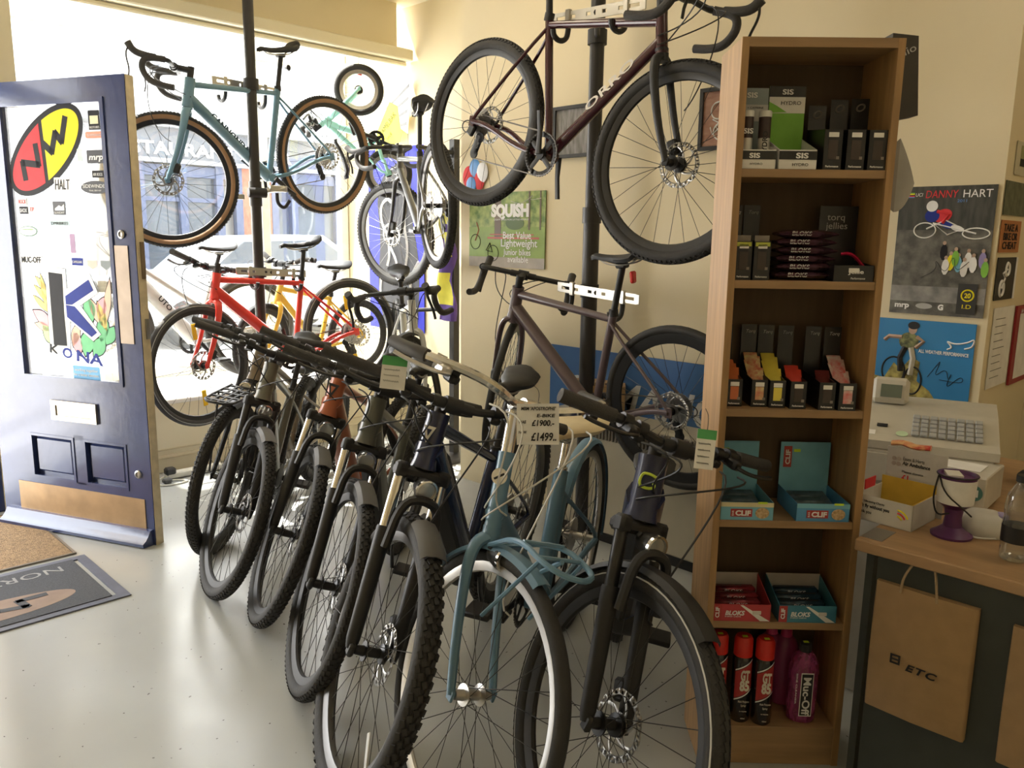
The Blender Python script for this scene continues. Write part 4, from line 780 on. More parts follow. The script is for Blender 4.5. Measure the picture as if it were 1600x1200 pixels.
# ---------------------------------------------------------------- on the right wall and in the corner
def wallthing(name, label, cat, x, y0, y1, z0, z1, mat, group=None, off=.004, th=.004, nm='sheet'):
    # flat thing on a wall facing -x; local x runs towards -y, y up, z towards the room
    t = thing(name, label, cat, frame_m((x, y1, z0), (0, -1, 0), (0, 0, 1)), group); MB().box(((y1 - y0) / 2, (z1 - z0) / 2, off + th / 2), (y1 - y0, z1 - z0, th)).build(nm, mat, t, smooth=False)
    return t, y1 - y0, z1 - z0
def flat(t, poly, mat, z, name='print', th=.0004): return MB().prism(poly, (0, 0, z), (1, 0, 0), (0, 1, 0), 0, th).build(name, mat, t, smooth=False)
def rc(x0, y0, x1, y1): return [(x0, y0), (x1, y0), (x1, y1), (x0, y1)]
def el(cx, cy, a, b, n=20, r=0): return [(cx + a * math.cos(2 * PI * i / n) * math.cos(r) - b * math.sin(2 * PI * i / n) * math.sin(r), cy + a * math.cos(2 * PI * i / n) * math.sin(r) + b * math.sin(2 * PI * i / n) * math.cos(r)) for i in range(n)]
def ring(t, cx, cy, r, w, mat, z, name='wheel', ry=None):
    ry = ry or r; return MB().tube([(cx + r * math.cos(2 * PI * i / 28), cy + ry * math.sin(2 * PI * i / 28), z) for i in range(28)], w, 4, closed=True).build(name, mat, t)
def line(t, pts, w, mat, z, name='line'): return MB().tube([(p[0], p[1], z) for p in pts], w, 4).build(name, mat, t)
# park poster
parkm = M('park_photo_green', (.10, .20, .04), .5, col2=(.42, .50, .16), scale=22); grassm = M('lawn_print', (.26, .38, .09), .5, var=.15, scale=10); pathm = M('path_print', (.42, .38, .33), .5, var=.1); trunk = M('trunk_print', (.16, .12, .09), .5)
t, w, h = wallthing('poster', 'green park poster with white SQUISH lettering on the right wall', 'poster', 3.08, 2.86, 3.44, 1.262, 1.66, parkm)
flat(t, rc(0, .05, w, .215), grassm, .0084); flat(t, rc(0, 0, w, .055), pathm, .0088); flat(t, rc(.205, .15, .255, h), trunk, .0092); flat(t, el(.36, .235, .07, .035), M('bush_print', (.10, .16, .05), .5), .0092)
for x, ww in ((.46, .012), (.54, .010)): flat(t, rc(x, .2, x + ww, h), trunk, .0092)
flat(t, rc(.15, .152, .54, .162), M('bench_red', (.55, .14, .12), .5), .0096); flat(t, rc(.17, .172, .50, .178), M('bench_red', (.55, .14, .12), .5), .0096)
for cx, cy, r in ((.052, .135, .040), (.195, .075, .042)): ring(t, cx, cy, r, .0018, dgrey, .0098); 
line(t, [(.05, .14), (.08, .20), (.06, .24)], .003, M('bench_red', (.5, .1, .1), .5), .0098); line(t, [(.17, .13), (.19, .08), (.14, .09), (.17, .13)], .003, dgrey, .0098)
text(t, 'SQUISH', (.18, .272, .009), (1, 0, 0), (0, 1, 0), .060, whv, w=.285, bold=.09); text(t, 'LIGHT BIKES FOR LITTLE PEOPLE', (.20, .250, .009), (1, 0, 0), (0, 1, 0), .008, whv, w=.26)
for s, y, hh, x, ww in (('Best Value', .155, .036, .27, .21), ('Lightweight', .112, .040, .255, .27), ('Junior bikes', .068, .032, .28, .205), ('available', .030, .032, .31, .155)): text(t, s, (x, y, .010), (1, 0, 0), (0, 1, 0), hh, whv, w=ww, bold=.02)
line(t, smoothp([(.33, .35, 0), (.38, .335, 0), (.44, .345, 0), (.50, .385, 0), (.46, .35, 0), (.55, .36, 0)]), .001, whv, .0098, 'handwriting')
# balloons
t = thing('balloon_cutout', 'red white and blue balloon bunch print high on the right wall', 'decoration', frame_m((3.08, 3.50, 1.66), (0, -1, 0), (0, 0, 1)))
for k, (cx, cy, a, b, mt) in enumerate(((.05, .09, .05, .06, redv), (.10, .135, .045, .05, M('balloon_blue', (.12, .32, .72), .4)), (.14, .07, .04, .055, redv), (.165, .11, .045, .055, M('balloon_white', (.8, .8, .84), .4)), (.075, .045, .04, .045, M('balloon_blue', (.12, .32, .72), .4)))):
    MB().ell((cx, cy, .006 + k * .0016), (a, b, .004), 20, 6).build('balloon', mt, t)
# framed pictures
for y0, y1, z0, z1, mt, lb, fg in ((2.573, 2.812, 1.815, 2.052, M('weathered_wood_print', (.13, .12, .11), .6, col2=(.30, .29, .28), scale=10, stretch=(6, 1, 1)), 'black framed grey plank picture behind the pole on the right wall', 0), (1.74, 1.972, 1.80, 2.045, M('brick_print', (.30, .14, .09), .6, col2=(.42, .24, .17), scale=14, stretch=(1, 3, 1)), 'black framed brick picture with bicycle outline beside the bookcase top', 1)):
    t, w, h = wallthing('framed_picture', lb, 'picture', 3.08, y0, y1, z0, z1, mt, nm='picture')
    m = MB(); rectring(m, -.004, w + .004, -.004, h + .004, .012, w - .012, .012, h - .012, 0, .018); m.build('frame', black, t, smooth=False)
    if fg:
        ring(t, .085, .155, .034, .003, whv, .0105); ring(t, .10, .07, .034, .003, whv, .0105); line(t, [(.06, .12), (.10, .10), (.13, .13), (.075, .09), (.11, .06)], .003, whv, .0105, 'bicycle_drawing'); line(t, [(.05, .09), (.06, .06), (.12, .10)], .003, whv, .0105, 'bicycle_drawing')
# blue brand board
sb = M('shimano_blue', (.045, .14, .36), .45, var=.03)
t, w, h = wallthing('brand_board', 'blue board with large white letters, leaning on the right wall behind the bicycles', 'sign', 3.06, 1.70, 2.78, .57, .885, sb, th=.008); text(t, 'SHIMANO', (.10, .035, .012), (1, 0, 0), (0, 1, 0), .14, M('board_white', (.62, .64, .66), .5), w=.92, shear=.25, bold=.03)
# tall blue and grey banner on the recess wall
t, w, h = wallthing('banner', 'tall glossy blue and grey banner with a white line drawing in the corner', 'banner', 3.695, 4.62, 5.30, .72, 2.06, M('banner_blue', (.03, .035, .50), .55, var=.05, spec=.2))
flat(t, smoothp([(.20, 0, 0), (.10, .3, 0), (.16, .7, 0), (.10, 1.0, 0), (.24, 1.2, 0), (.56, 1.26, 0), (.52, .9, 0), (.62, .5, 0), (.60, 0, 0)], 2) and [(p.x, p.y) for p in smoothp([(.20, 0, 0), (.10, .3, 0), (.16, .7, 0), (.10, 1.0, 0), (.24, 1.2, 0), (.56, 1.26, 0), (.52, .9, 0), (.64, .5, 0), (.60, 0, 0)], 2)], M('banner_grey', (.05, .05, .053), .6, spec=.15), .0085)
for pl in ([(.30, .95), (.24, .98), (.16, .92), (.18, .78), (.26, .70), (.27, .55), (.24, .48)], [(.44, 1.22), (.42, 1.05), (.48, .95), (.45, .78), (.50, .62), (.46, .45), (.44, .35)], [(.34, .36), (.37, .50), (.28, .62)], [(.62, .52), (.52, .40), (.53, .25), (.60, .10)], [(.16, .40), (.14, .25), (.22, .18), (.34, .10)], [(.30, 1.10), (.34, .98), (.30, .88)]): line(t, smoothp([(p[0], p[1], 0) for p in pl]), .012, whv, .011, 'drawing_line')
text(t, 'S', (.40, 1.14, .009), (1, 0, 0), (0, 1, 0), .10, whv, bold=.04)
# pennant and yellow flyer hanging in the window corner
t = thing('striped_pennant', 'small white pennant with dark stripes hanging at the top of the corner', 'pennant', frame_m((3.66, 4.82, 2.12), (0, -1, 0), (0, 0, 1)))
tr_ = [(-.28, .22), (.10, .38), (.06, .02), (-.10, .10)]; MB().prism(tr_, (0, 0, 0), (1, 0, 0), (0, 1, 0), 0, .002).build('cloth', white, t, smooth=False)
for i in range(4): flat(t, [(-.20 + i * .01, .22 - i * .05), (.085 - i * .01, .36 - i * .085), (.08 - i * .01, .335 - i * .085), (-.19 + i * .01, .205 - i * .05)], mudg, .0022, 'stripe')
MB().tube([(.06, .02, 0), (.07, -.25, 0), (.08, -.5, 0)], .0015, 4).build('cord', mudg, t)
t = thing('flyer', 'bright yellow flyer with dark handwriting hanging beside the small wheel', 'flyer', frame_m((3.60, 5.05, 2.03), (.3, -.95, .1), (.1, 0, 1)))
MB().prism([(-.02, 0), (.22, .05), (.28, .26), (.12, .34), (.0, .14)], (0, 0, 0), (1, 0, 0), (0, 1, 0), 0, .001).build('sheet', M('bright_yellow_paper', (.95, .85, .05), .6), t, smooth=False)
text(t, 'CAMELBAK', (.04, .10, .0012), (.7, .7, 0), (-.7, .7, 0), .035, dgrey, w=.20); text(t, 'SALE', (.10, .07, .0012), (.7, .7, 0), (-.7, .7, 0), .02, dgrey)
# jersey hung on the stand pole
jy = M('jersey_yellow', (.72, .66, .08), .85); t = thing('jersey', 'purple and yellow jersey hanging down the short stand pole', 'clothing', (3.33, 3.90, .90))
rings = []
for i in range(15):
    z = .70 - i * .05; wdt = .03 + .055 * (i / 14) ** .8 + .008 * math.sin(i * 1.3); off = .02 * math.sin(i * .9)
    rings.append([(-.035 + .014 * math.sin(a * 2 + i * .7) + .018 * math.cos(a), off + wdt * math.sin(a), z) for a in [2 * PI * j / 14 for j in range(14)]])
m = MB(); m.loft(rings)
for k in range(len(m.f)):
    i = k // 14; j = k % 14
    if i < 14 and ((i in (0, 1, 3, 4, 5) and j in (4, 5, 6, 7, 8)) or (i in (8, 9, 10, 11) and j in (3, 4, 5, 6, 7, 8)) or (i == 2 and j < 6)): m.mi[k] = 1
m.build('cloth', [purp, jy], t)
# storage heater, cardboard box
heatm = M('cream_enamel', (.50, .46, .36), .4, var=.02)
t = thing('storage_heater', 'low cream storage heater with a grille along its top against the right wall', 'heater', (2.86, 1.72, 0))
m = MB(); m.box((.11, .45, .325), (.20, .92, .55), bev=.01); m.build('body', heatm, t, smooth=False); m = MB(); m.box((.11, .45, .025), (.16, .86, .05)); m.build('plinth', mblack, t, smooth=False)
m = MB()
for i in range(44): m.box((.006, .04 + i * .019, .545), (.012, .008, .08))
m.build('grille', M('brown_grille', (.22, .20, .17), .5), t, smooth=False)
t = thing('cardboard_box', 'small brown cardboard box with printed label behind the cream saddle', 'box', frame_m((2.97, 2.40, .601), (.62, -.78, 0), (.78, .62, 0))); kraft = M('kraft_card', (.36, .23, .11), .8, var=.05, scale=30)
m = MB(); m.box((0, 0, .0725), (.26, .20, .145)); m.build('carton', kraft, t, smooth=False); MB().box((0, 0, .1458), (.26, .035, .001)).build('tape', M('pale_kraft', (.42, .29, .16), .6), t, smooth=False); MB().box((.07, -.05, .1462), (.07, .04, .001)).build('box_label', M('dark_label', (.08, .05, .03), .6), t, smooth=False)
# power strip and cable at the skirting
t = thing('power_strip', 'white extension socket strip with plugs and cable at the foot of the low wall', 'socket strip', frame_m((1.74, 4.60, .0), (1, .0, 0), (0, 1, 0)))
m = MB(); m.box((.20, .03, .022), (.34, .06, .036), bev=.006); m.build('socket_strip', M('white_plastic', (.72, .70, .62), .4), t, smooth=False); m = MB(); m.box((.05, .02, .05), (.06, .05, .045), bev=.01); m.build('plug', black, t, smooth=False); m = MB(); m.box((.0, -.06, .02), (.05, .04, .03), bev=.008); m.build('plug', mudg, t, smooth=False)
MB().tube(smoothp([(.02, .03, .02), (-.08, -.03, .008), (-.02, -.12, .006), (.12, -.10, .006), (.08, -.04, .006), (.0, -.02, .01)]), .005, 6).build('cable', M('white_plastic', (.72, .70, .62), .4), t)
# ---------------------------------------------------------------- bookcase and goods
wood = M('oak_veneer', (.37, .22, .095), .5, var=.14, scale=5, bump=.05, bscale=60, stretch=(9, 9, .9)); woodi = M('oak_veneer_shelf', (.33, .205, .10), .5, var=.12, scale=5, stretch=(1, 9, 9))
bx = Vector((.695, -.719, 0)); by = Vector((.719, .695, 0)); BT = frame_m((1.79, 1.047, 0), bx, by)
bk = thing('bookcase', 'tall narrow oak bookcase with six shelves of cycling goods', 'bookcase', BT)
Wb, Db, Hb = .382, .205, 1.893
MB().box((.009, Db / 2, Hb / 2), (.018, Db, Hb), bev=.001).build('side_panel', wood, bk, smooth=False); MB().box((Wb - .009, Db / 2, Hb / 2), (.018, Db, Hb), bev=.001).build('side_panel', wood, bk, smooth=False)
MB().box((Wb / 2, Db - .003, Hb / 2 + .04), (Wb - .036, .006, Hb - .1)).build('back_panel', M('dark_oak_hardboard', (.10, .066, .034), .7, var=.1, scale=6, stretch=(8, 1, 1)), bk, smooth=False)
MB().box((Wb / 2, Db / 2, Hb - .011), (Wb - .036, Db - .001, .022)).build('top_panel', woodi, bk, smooth=False)
SH = [1.593, 1.325, .999, .703, .419, .112]
for z in SH: MB().box((Wb / 2, Db / 2 - .002, z - .010), (Wb - .036, Db - .012, .020), bev=.001).build('shelf', woodi, bk, smooth=False)
MB().box((Wb / 2, .012, .047), (Wb - .036, .016, .092)).build('plinth', woodi, bk, smooth=False)
def on(s, t_, z): return BT @ Matrix.Translation((s, t_, z))
X = (1, 0, 0); Z = (0, 0, 1)
def ft(par, s, x, z, h, mat, w=None, align='CENTER', y=0., **k): return text(par, s, (x, y, z), X, Z, h, mat, align, w, **k)
def tray(name, label, s, t_, z, w, d, hf, hb, hside, mats, group=None, win=None, price=True, cat='display box'):
    b = thing(name, label, cat, on(s, t_, z), group); fm, im = mats; th = .0016
    m = MB(); m.box((w / 2, th / 2, hf / 2), (w, th, hf)); m.box((w / 2, d / 2, th / 2), (w, d, th))
    for xx in (th / 2, w - th / 2): m.prism([(0, 0), (d, 0), (d, hside), (0, hf)], (xx, 0, 0), (0, 1, 0), (0, 0, 1), -th / 2, th / 2)
    m.build('tray', fm, b, smooth=False); m = MB(); m.box((w / 2, d - th / 2, hb / 2), (w, th, hb)); m.build('back_card', im, b, smooth=False)
    if price: m = MB(); m.box((w / 2, -.0008, hf - .012), (min(w * .55, .026), .001, .011), bev=.0004); m.build('price_label', white, b, smooth=False)
    return b
gb = M('gloss_black_card', (.012, .012, .013), .3, var=.3); kr = M('grey_inner_card', (.25, .22, .19), .7)
def sachets(s, t_, z, w, n, c, label, group, d=.12, z0=.0, fan=.012, L=.085):
    me = None
    for i in range(n):
        o = None
        if me is None:
            m = MB(); rings = []
            for k in range(7):
                y = L * k / 6; th = .0012 + .007 * math.sin(PI * k / 6); rings.append([((w / 2) * math.cos(a), y, th * math.sin(a)) for a in [2 * PI * j / 10 for j in range(10)]])
            m.loft(rings); o = m.build('energy_gel', c, None); me = o.data
        else: o = bpy.data.objects.new('energy_gel', me); COL.objects.link(o)
        tag(o, label, 'gel sachet', group); a = .95 - .1 * i
        o.matrix_world = on(s, t_ + .022 + i * fan, z + .046 + i * .010 + z0) @ Matrix.Rotation(-.15 + .18 * (i % 3) * .5, 4, 'Z') @ Matrix.Rotation(.72 - .03 * i, 4, 'X') @ Matrix.Translation((0, -L * .2, 0))
# shelf 1
b = tray('drink_tablet_box', 'white grey display box holding two SIS tubes, left end of the top shelf', .020, .016, 1.593, .082, .10, .046, .205, .07, (white, M('grey_blue_card', (.30, .36, .38), .5)), price=True)
m = MB(); m.box((.041, -.0012, .033), (.082, .0008, .020)); m.build('label_band', gb, b, smooth=False); ft(b, 'SIS', .030, .0265, .011, whv, .026, y=-.0016, bold=.05); ft(b, 'HYDRO', .035, .010, .005, ink, .03, y=-.0002); ft(b, 'SIS', .041, .182, .012, whv, .026, y=.097, bold=.04); ft(b, '+ CAFFEINE', .05, .155, .005, ink, .04, y=.097); m = MB(); m.box((.041, .0975, .145), (.082, .001, .04)); m.build('card_band', M('pale_grey_card', (.55, .56, .56), .5), b, smooth=False)
for k, x in enumerate((.045, .083)):
    tb_ = thing('drink_tablet_tube', ('left' if k == 0 else 'right') + ' one of the two silver and black tablet tubes with white caps', 'tube', on(x - (.006 if k == 0 else .001), .06, 1.595), 'tablet tubes on the top shelf')
    MB().lathe([(0, 0), (.0145, 0), (.0145, .125), (0, .125)], 20).build('tube_body', M('silver_tube', (.60, .60, .57), .3, .5), tb_); MB().lathe([(.0148, .075), (.0148, .125), (.0146, .125), (.0146, .075)], 20, closed=True).build('label_band', M('dark_brown_label', (.05, .03, .03), .4), tb_)
    MB().lathe([(0, .125), (.0158, .125), (.0158, .137), (.014, .140), (0, .140)], 20).build('cap', M('white_plastic2', (.7, .7, .66), .4), tb_); text(tb_, 'SIS' if k == 0 else 'HYDRO', (0 if k == 0 else .004, -.0150, .085 if k == 0 else .03), X if k == 0 else (0, 0, 1), Z if k == 0 else (-1, 0, 0), .012, whv if k == 0 else ink, 'CENTER' if k == 0 else 'LEFT', .024 if k == 0 else .06, bold=.04)
lime = M('lime_card', (.22, .52, .06), .5)
b = tray('drink_tablet_box', 'empty lime green and white SIS box with tall back card on the top shelf', .108, .012, 1.593, .091, .12, .046, .213, .085, (white, lime)); m = MB(); m.box((.0455, .1175, .18), (.091, .001, .065)); m.build('card_band', white, b, smooth=False); m = MB(); m.box((.0455, .1168, .2), (.091, .001, .026)); m.build('card_band', gb, b, smooth=False)
ft(b, 'SIS', .0455, .193, .012, whv, .028, y=.1160, bold=.04); ft(b, 'HYDRO', .055, .168, .009, ink, .05, y=.1166); m = MB(); m.box((.0455, -.0012, .033), (.091, .0008, .020)); m.build('label_band', gb, b, smooth=False); ft(b, 'SIS', .055, .0265, .012, whv, .030, y=-.0016, bold=.05); ft(b, 'HYDRO', .052, .008, .007, ink, .038, y=-.0002)
m = MB(); m.prism([(0, .148), (.045, .150), (.02, .165), (0, .175)], (0, .1160, 0), X, Z, 0, .0006); m.build('green_swoosh', lime, b, smooth=False)
def blackbox(s, t_, z, label, hf, hb, w=.043, d=.13, win=(.20, .17, .14), logo=True, gname=None, hs=None, wincol=None):
    b = tray('energy_bar_box' if logo else 'energy_gel_box', label, s, t_, z, w, d, hf, hb, hs or hf * 1.15, (gb, gb), gname)
    wm = wincol or M('window_brown', win, .5); m = MB(); m.box((w * .50, -.0006, hf * .50), (w * .52, .0008, hf * .48), bev=.0003); m.build('front_window', wm, b, smooth=False)
    m = MB(); m.box((w * .78, -.0012, hf * .30), (.007, .0008, .007)); m.build('info_square', kr, b, smooth=False); ft(b, 'Performance', w / 2, .006, .0045, whv, w * .7, y=-.0004, bold=.03)
    if logo:
        for rr in (.011, .0085): MB().tf(frame_m((w / 2, d - .0035, hb - .022), X, Z)).tube([(rr * math.cos(2 * PI * i / 24), rr * .85 * math.sin(2 * PI * i / 24 + .3), 0) for i in range(24)], .0009, 4, closed=True).build('logo_ring', kr, b)
    else: ft(b, 'Torq', w * .55, hb - .022, .009, M('silver_print2', (.45, .45, .44), .4), w * .6, y=d - .003, shear=.3)
    return b
for s, lb, hb_ in ((.213, 'leftmost black energy bar box with a white price label, full front, top shelf', .168), (.268, 'middle black energy bar box of three on the top shelf', .183), (.320, 'rightmost black energy bar box against the bookcase side, top shelf', .186)): blackbox(s, .010, 1.593, lb, .094, hb_, w=.044, win=(.05, .035, .03) if s < .22 else (.20, .17, .14))
# shelf 2
yb = M('yellow_green_print', (.45, .50, .06), .5)
for s, lb in ((.022, 'black gel box with yellow top band at the left end of the second shelf'), (.068, 'black gel box with yellow top band beside the stack of chew packets')):
    b = blackbox(s, .03, 1.325, lb, .095, .188, w=.042, d=.12, logo=False, win=(.06, .06, .03)); MB().box((.021, -.0008, .088), (.036, .001, .010)).build('yellow_band', yb, b, smooth=False); MB().box((.021, .01, .100), (.036, .001, .02)).build('inner_card', kr, b, smooth=False)
wr = M('dark_plum_wrapper', (.06, .025, .04), .25, var=.5, scale=30, coat=.5)
for i in range(6):
    m = MB(); m.T = Matrix.Identity(4); rings = []
    for k in range(9):
        x = .148 * k / 8; e = min(1, math.sin(PI * (k / 8)) * 2.2) if 0 < k < 8 else .35; rings.append([(x, .035 * math.cos(a) * (.96 + .04 * e), .0105 * e * math.sin(a) + .0005 * math.sin(a)) for a in [2 * PI * j / 12 for j in range(12)]])
    m.loft(rings); o = m.build('chew_packet', wr); tag(o, 'dark plum wrapped chew packet in the shiny stack on the second shelf', 'snack packet', 'stacked dark chew packets on the second shelf'); o.matrix_world = on(.128 + .004 * (i % 2), .075, 1.3375 + i * .0205) @ Matrix.Rotation(.01 * (-1) ** i, 4, 'Z')
    text(o, 'BLOKS', (.030, -.0345, -.004), X, (0, .35, .94), .011, M('silver_print2', (.45, .45, .44), .4), 'LEFT', .05, shear=.2, bold=.03)
b = tray('jellies_box', 'black open jellies box with a tall back card, right end of the second shelf', .262, .010, 1.325, .098, .13, .040, .188, .05, (gb, gb)); sp2 = M('silver_print2', (.45, .45, .44), .4); ft(b, 'torq', .042, .152, .017, sp2, .045, y=.127); ft(b, 'jellies', .045, .130, .017, sp2, .055, y=.127); ft(b, 'Jellie', .055, .020, .010, whv, .038, y=-.0004, bold=.03); ft(b, 'Performance', .06, .006, .005, whv, .035, y=-.0004)
o = tag(MB().tf(Matrix.Identity(4)).tube(smoothp([(.0, .0, .02), (.02, -.005, .022), (.036, -.008, .012), (.048, -.012, -.004), (.06, -.016, -.016)]), (.008, .010), 8, ry=.0045).build('jelly_sachet', M('shiny_pink_foil', (.80, .03, .13), .2, .6)), 'shiny pink foil sachet lying in the black jellies box', 'snack packet'); o.matrix_world = on(.292, .055, 1.372)
o = tag(MB().box((0, 0, 0), (.075, .09, .03), bev=.008).build('jelly_sachet', wr), 'dark foil sachet under the pink one in the jellies box', 'snack packet'); o.matrix_world = on(.311, .07, 1.346)
# shelf 3: six gel boxes
gels = [(.024, .040, M('orange_gel', (.62, .17, .06), .4), 'orange', 3), (.088, .038, M('red_cream_gel', (.80, .72, .36), .4, col2=(.60, .12, .10), scale=34), 'red and cream', 5), (.132, .030, M('yellow_gel', (.80, .68, .10), .4), 'yellow', 5), (.182, .020, M('red_gel', (.60, .06, .04), .4), 'red', 2), (.252, .012, M('dark_red_gel', (.12, .02, .02), .4), 'dark red', 1), (.300, .006, M('white_red_gel', (.74, .72, .68), .4, col2=(.65, .07, .08), scale=30), 'white and red', 5)]
for s, t_, c, nm, n in gels:
    blackbox(s, t_, .999, 'black gel box holding %s sachets on the third shelf' % nm, .071, .200, w=.041 if s < .29 else .044, d=.135, logo=False, wincol=c if nm not in ('dark red', 'red') else None)
    sachets(s + .0205, t_, .999, .036, n, c, '%s energy gel sachet standing in its black box' % nm, '%s gel sachets on the third shelf' % nm)
# shelf 4: two bar boxes
redl = M('clif_red', (.42, .04, .04), .5); cblue = M('box_pale_blue', (.20, .50, .66), .5); cblue2 = M('box_mid_blue', (.10, .34, .62), .5); foil = M('blue_grey_foil', (.10, .14, .17), .3, .3, var=.5, scale=25)
for s, col, top, lb in ((.020, cblue, M('cream_card_band', (.75, .68, .42), .5), 'pale blue and cream box of energy bars at the left of the fourth shelf'), (.217, cblue2, cblue, 'mid blue box of energy bars at the right of the fourth shelf')):
    b = tray('energy_bar_box', lb, s, .006, .703, .137, .165, .048, .172, .050, (col, cblue), price=False); MB().box((.0685, -.0006, .042), (.137, .0008, .012)).build('top_band', top, b, smooth=False)
    MB().box((.054, -.0012, .020), (.056, .0008, .021)).build('logo_panel', redl, b, smooth=False); ft(b, 'CLIF', .058, .0135, .013, whv, .040, y=-.0016, bold=.06); text(b, 'BAR', (.034, -.0016, .012), Z, (-1, 0, 0), .005, whv, 'LEFT', .014)
    MB().prism(el(.108, .020, .018, .015, 14), (0, -.0010, 0), X, Z, 0, .0008).build('food_picture', M('granola_print', (.45, .28, .12), .6, col2=(.70, .52, .30), scale=160), b, smooth=False); MB().box((.108, -.001, .0475), (.024, .0016, .005)).build('price_label', fluo, b, smooth=False)
    MB().box((.02 if s > .1 else .0, .1622, .13), (.022, .001, .060)).build('logo_panel', redl, b, smooth=False); text(b, 'CLIF', (.026 if s > .1 else .006, .1610, .108), Z, (-1, 0, 0), .012, whv, 'LEFT', .042, bold=.05); MB().box((.045, .1616, .148), (.018, .001, .008)).build('price_label', fluo, b, smooth=False)
    for k in range(4):
        o = MB().box((0, 0, 0), (.11, .034, .018), bev=.006).build('energy_bar', foil); tag(o, 'foil wrapped energy bar lying in the %s box' % ('cream banded' if s < .1 else 'mid blue'), 'snack bar', 'foil bars in the %s box' % ('left' if s < .1 else 'right')); o.matrix_world = on(s + .067, .030 + k * .036, .716 + k * .005) @ Matrix.Rotation(.15, 4, 'X')
# shelf 5: chew boxes
for s, col, lb, cn in ((.018, M('box_red', (.48, .05, .06), .5), 'red and white open box of chew packets on the fifth shelf', 'red'), (.192, M('box_teal', (.05, .22, .32), .5), 'teal open box of chew packets on the fifth shelf', 'teal')):
    b = tray('chew_box', lb, s, .006, .419, .152, .135, .048, .082, .080, (col, M('pale_inner_card', (.42, .38, .34), .6)), price=False); MB().box((.011, -.0006, .024), (.022, .0008, .046)).build('logo_panel', redl, b, smooth=False); text(b, 'CLIF', (.015, -.0012, .010), Z, (-1, 0, 0), .010, whv, 'LEFT', .030, bold=.05)
    ft(b, 'BLOKS', .056, .018, .012, whv, .052, y=-.0004, shear=.2, bold=.05); ft(b, 'ENERGY CHEWS', .052, .012, .0035, whv, .042, y=-.0004); MB().prism([(.070, .046), (.078, .046), (.150, .002), (.125, .002)], (0, -.0004, 0), X, Z, 0, .0005).build('white_rays', white, b, smooth=False); MB().box((.115, -.0016, .026), (.022, .003, .010), bev=.001).build('chew_picture', M('pale_chew', (.70, .66, .62), .4), b, smooth=False)
    for k in range(4):
        o = MB().box((0, 0, 0), (.13, .028, .022), bev=.008).build('chew_packet', M(cn + '_chew_wrapper', (.18, .02, .03) if cn == 'red' else (.02, .05, .08), .2, .3, var=.6, scale=30)); tag(o, 'shiny %s chew packet lying in the %s box' % (cn, cn), 'snack packet', 'chew packets in the %s box' % cn); o.matrix_world = on(s + .072, .025 + k * .028, .444 + k * .007)
        ft(o, 'BLOKS', 0, -.004, .009, white, .05, y=-.0145, shear=.2)
# shelf 6: sprays and cleaner
rcap = M('spray_red_cap', (.60, .025, .015), .35); canb = M('spray_black', (.015, .013, .014), .25, coat=.4); canr = M('spray_red_label', (.42, .03, .03), .35)
for k, (s, t_, lb) in enumerate(((.052, .058, 'red capped black spray can, leftmost of three on the bottom shelf'), (.116, .045, 'red capped black spray can, middle of three on the bottom shelf'), (.172, .033, 'red capped black spray can, rightmost of three on the bottom shelf'))):
    c = thing('spray_can', lb, 'spray can', on(s, t_, .112), 'spray cans on the bottom shelf'); R0 = .0265
    MB().lathe([(0, 0), (R0 - .002, 0), (R0, .003), (R0, .182), (R0 - .004, .192), (.015, .196), (0, .196)], 28).build('can_body', canb, c)
    MB().lathe([(0, .192), (R0 - .001, .192), (R0 - .0015, .238), (R0 - .006, .247), (0, .248)], 28).build('cap', rcap, c)
    m = MB(); vs = []
    for i in range(13):
        a = -PI / 2 - .95 + 1.9 * i / 12; sl = .016 * (i - 6) / 6; vs.append((a, sl))
    for lo_, hi_, mi in ((.085, .165, 0), (.079, .083, 1), (.167, .171, 1)):
        m.mat(mi)
        for i in range(12): (a0, s0), (a1, s1) = vs[i], vs[i + 1]; rr = R0 + .0004; m.add([(rr * math.cos(a0), rr * math.sin(a0), lo_ + s0), (rr * math.cos(a1), rr * math.sin(a1), lo_ + s1), (rr * math.cos(a1), rr * math.sin(a1), hi_ + s1), (rr * math.cos(a0), rr * math.sin(a0), hi_ + s0)], [[0, 1, 2, 3]])
    m.build('label', [canr, whv], c)
    for s_, z_, h_, w_ in (('GT', .128, .028, .024), ('85', .098, .028, .026), ('Multi Purpose', .062, .006, .030), ('Spray', .050, .006, .014), ('for bicycles', .034, .003, .020), ('400ml', .012, .004, .012)): text(c, s_, (.002, -R0 - .0006, z_), X, (0, 0, 1), h_, M('label_cream', (.75, .70, .58), .5), 'CENTER', w_, bold=.07 if h_ > .01 else .0)
    MB().box((0, -.008, .2488), (.014, .010, .0008)).build('price_label', fluo, c, smooth=False)
pinkl = glass_mat('pink_liquid_bottle', (.90, .35, .62), .06, .1, body=.38, bodycol=(.55, .12, .32))
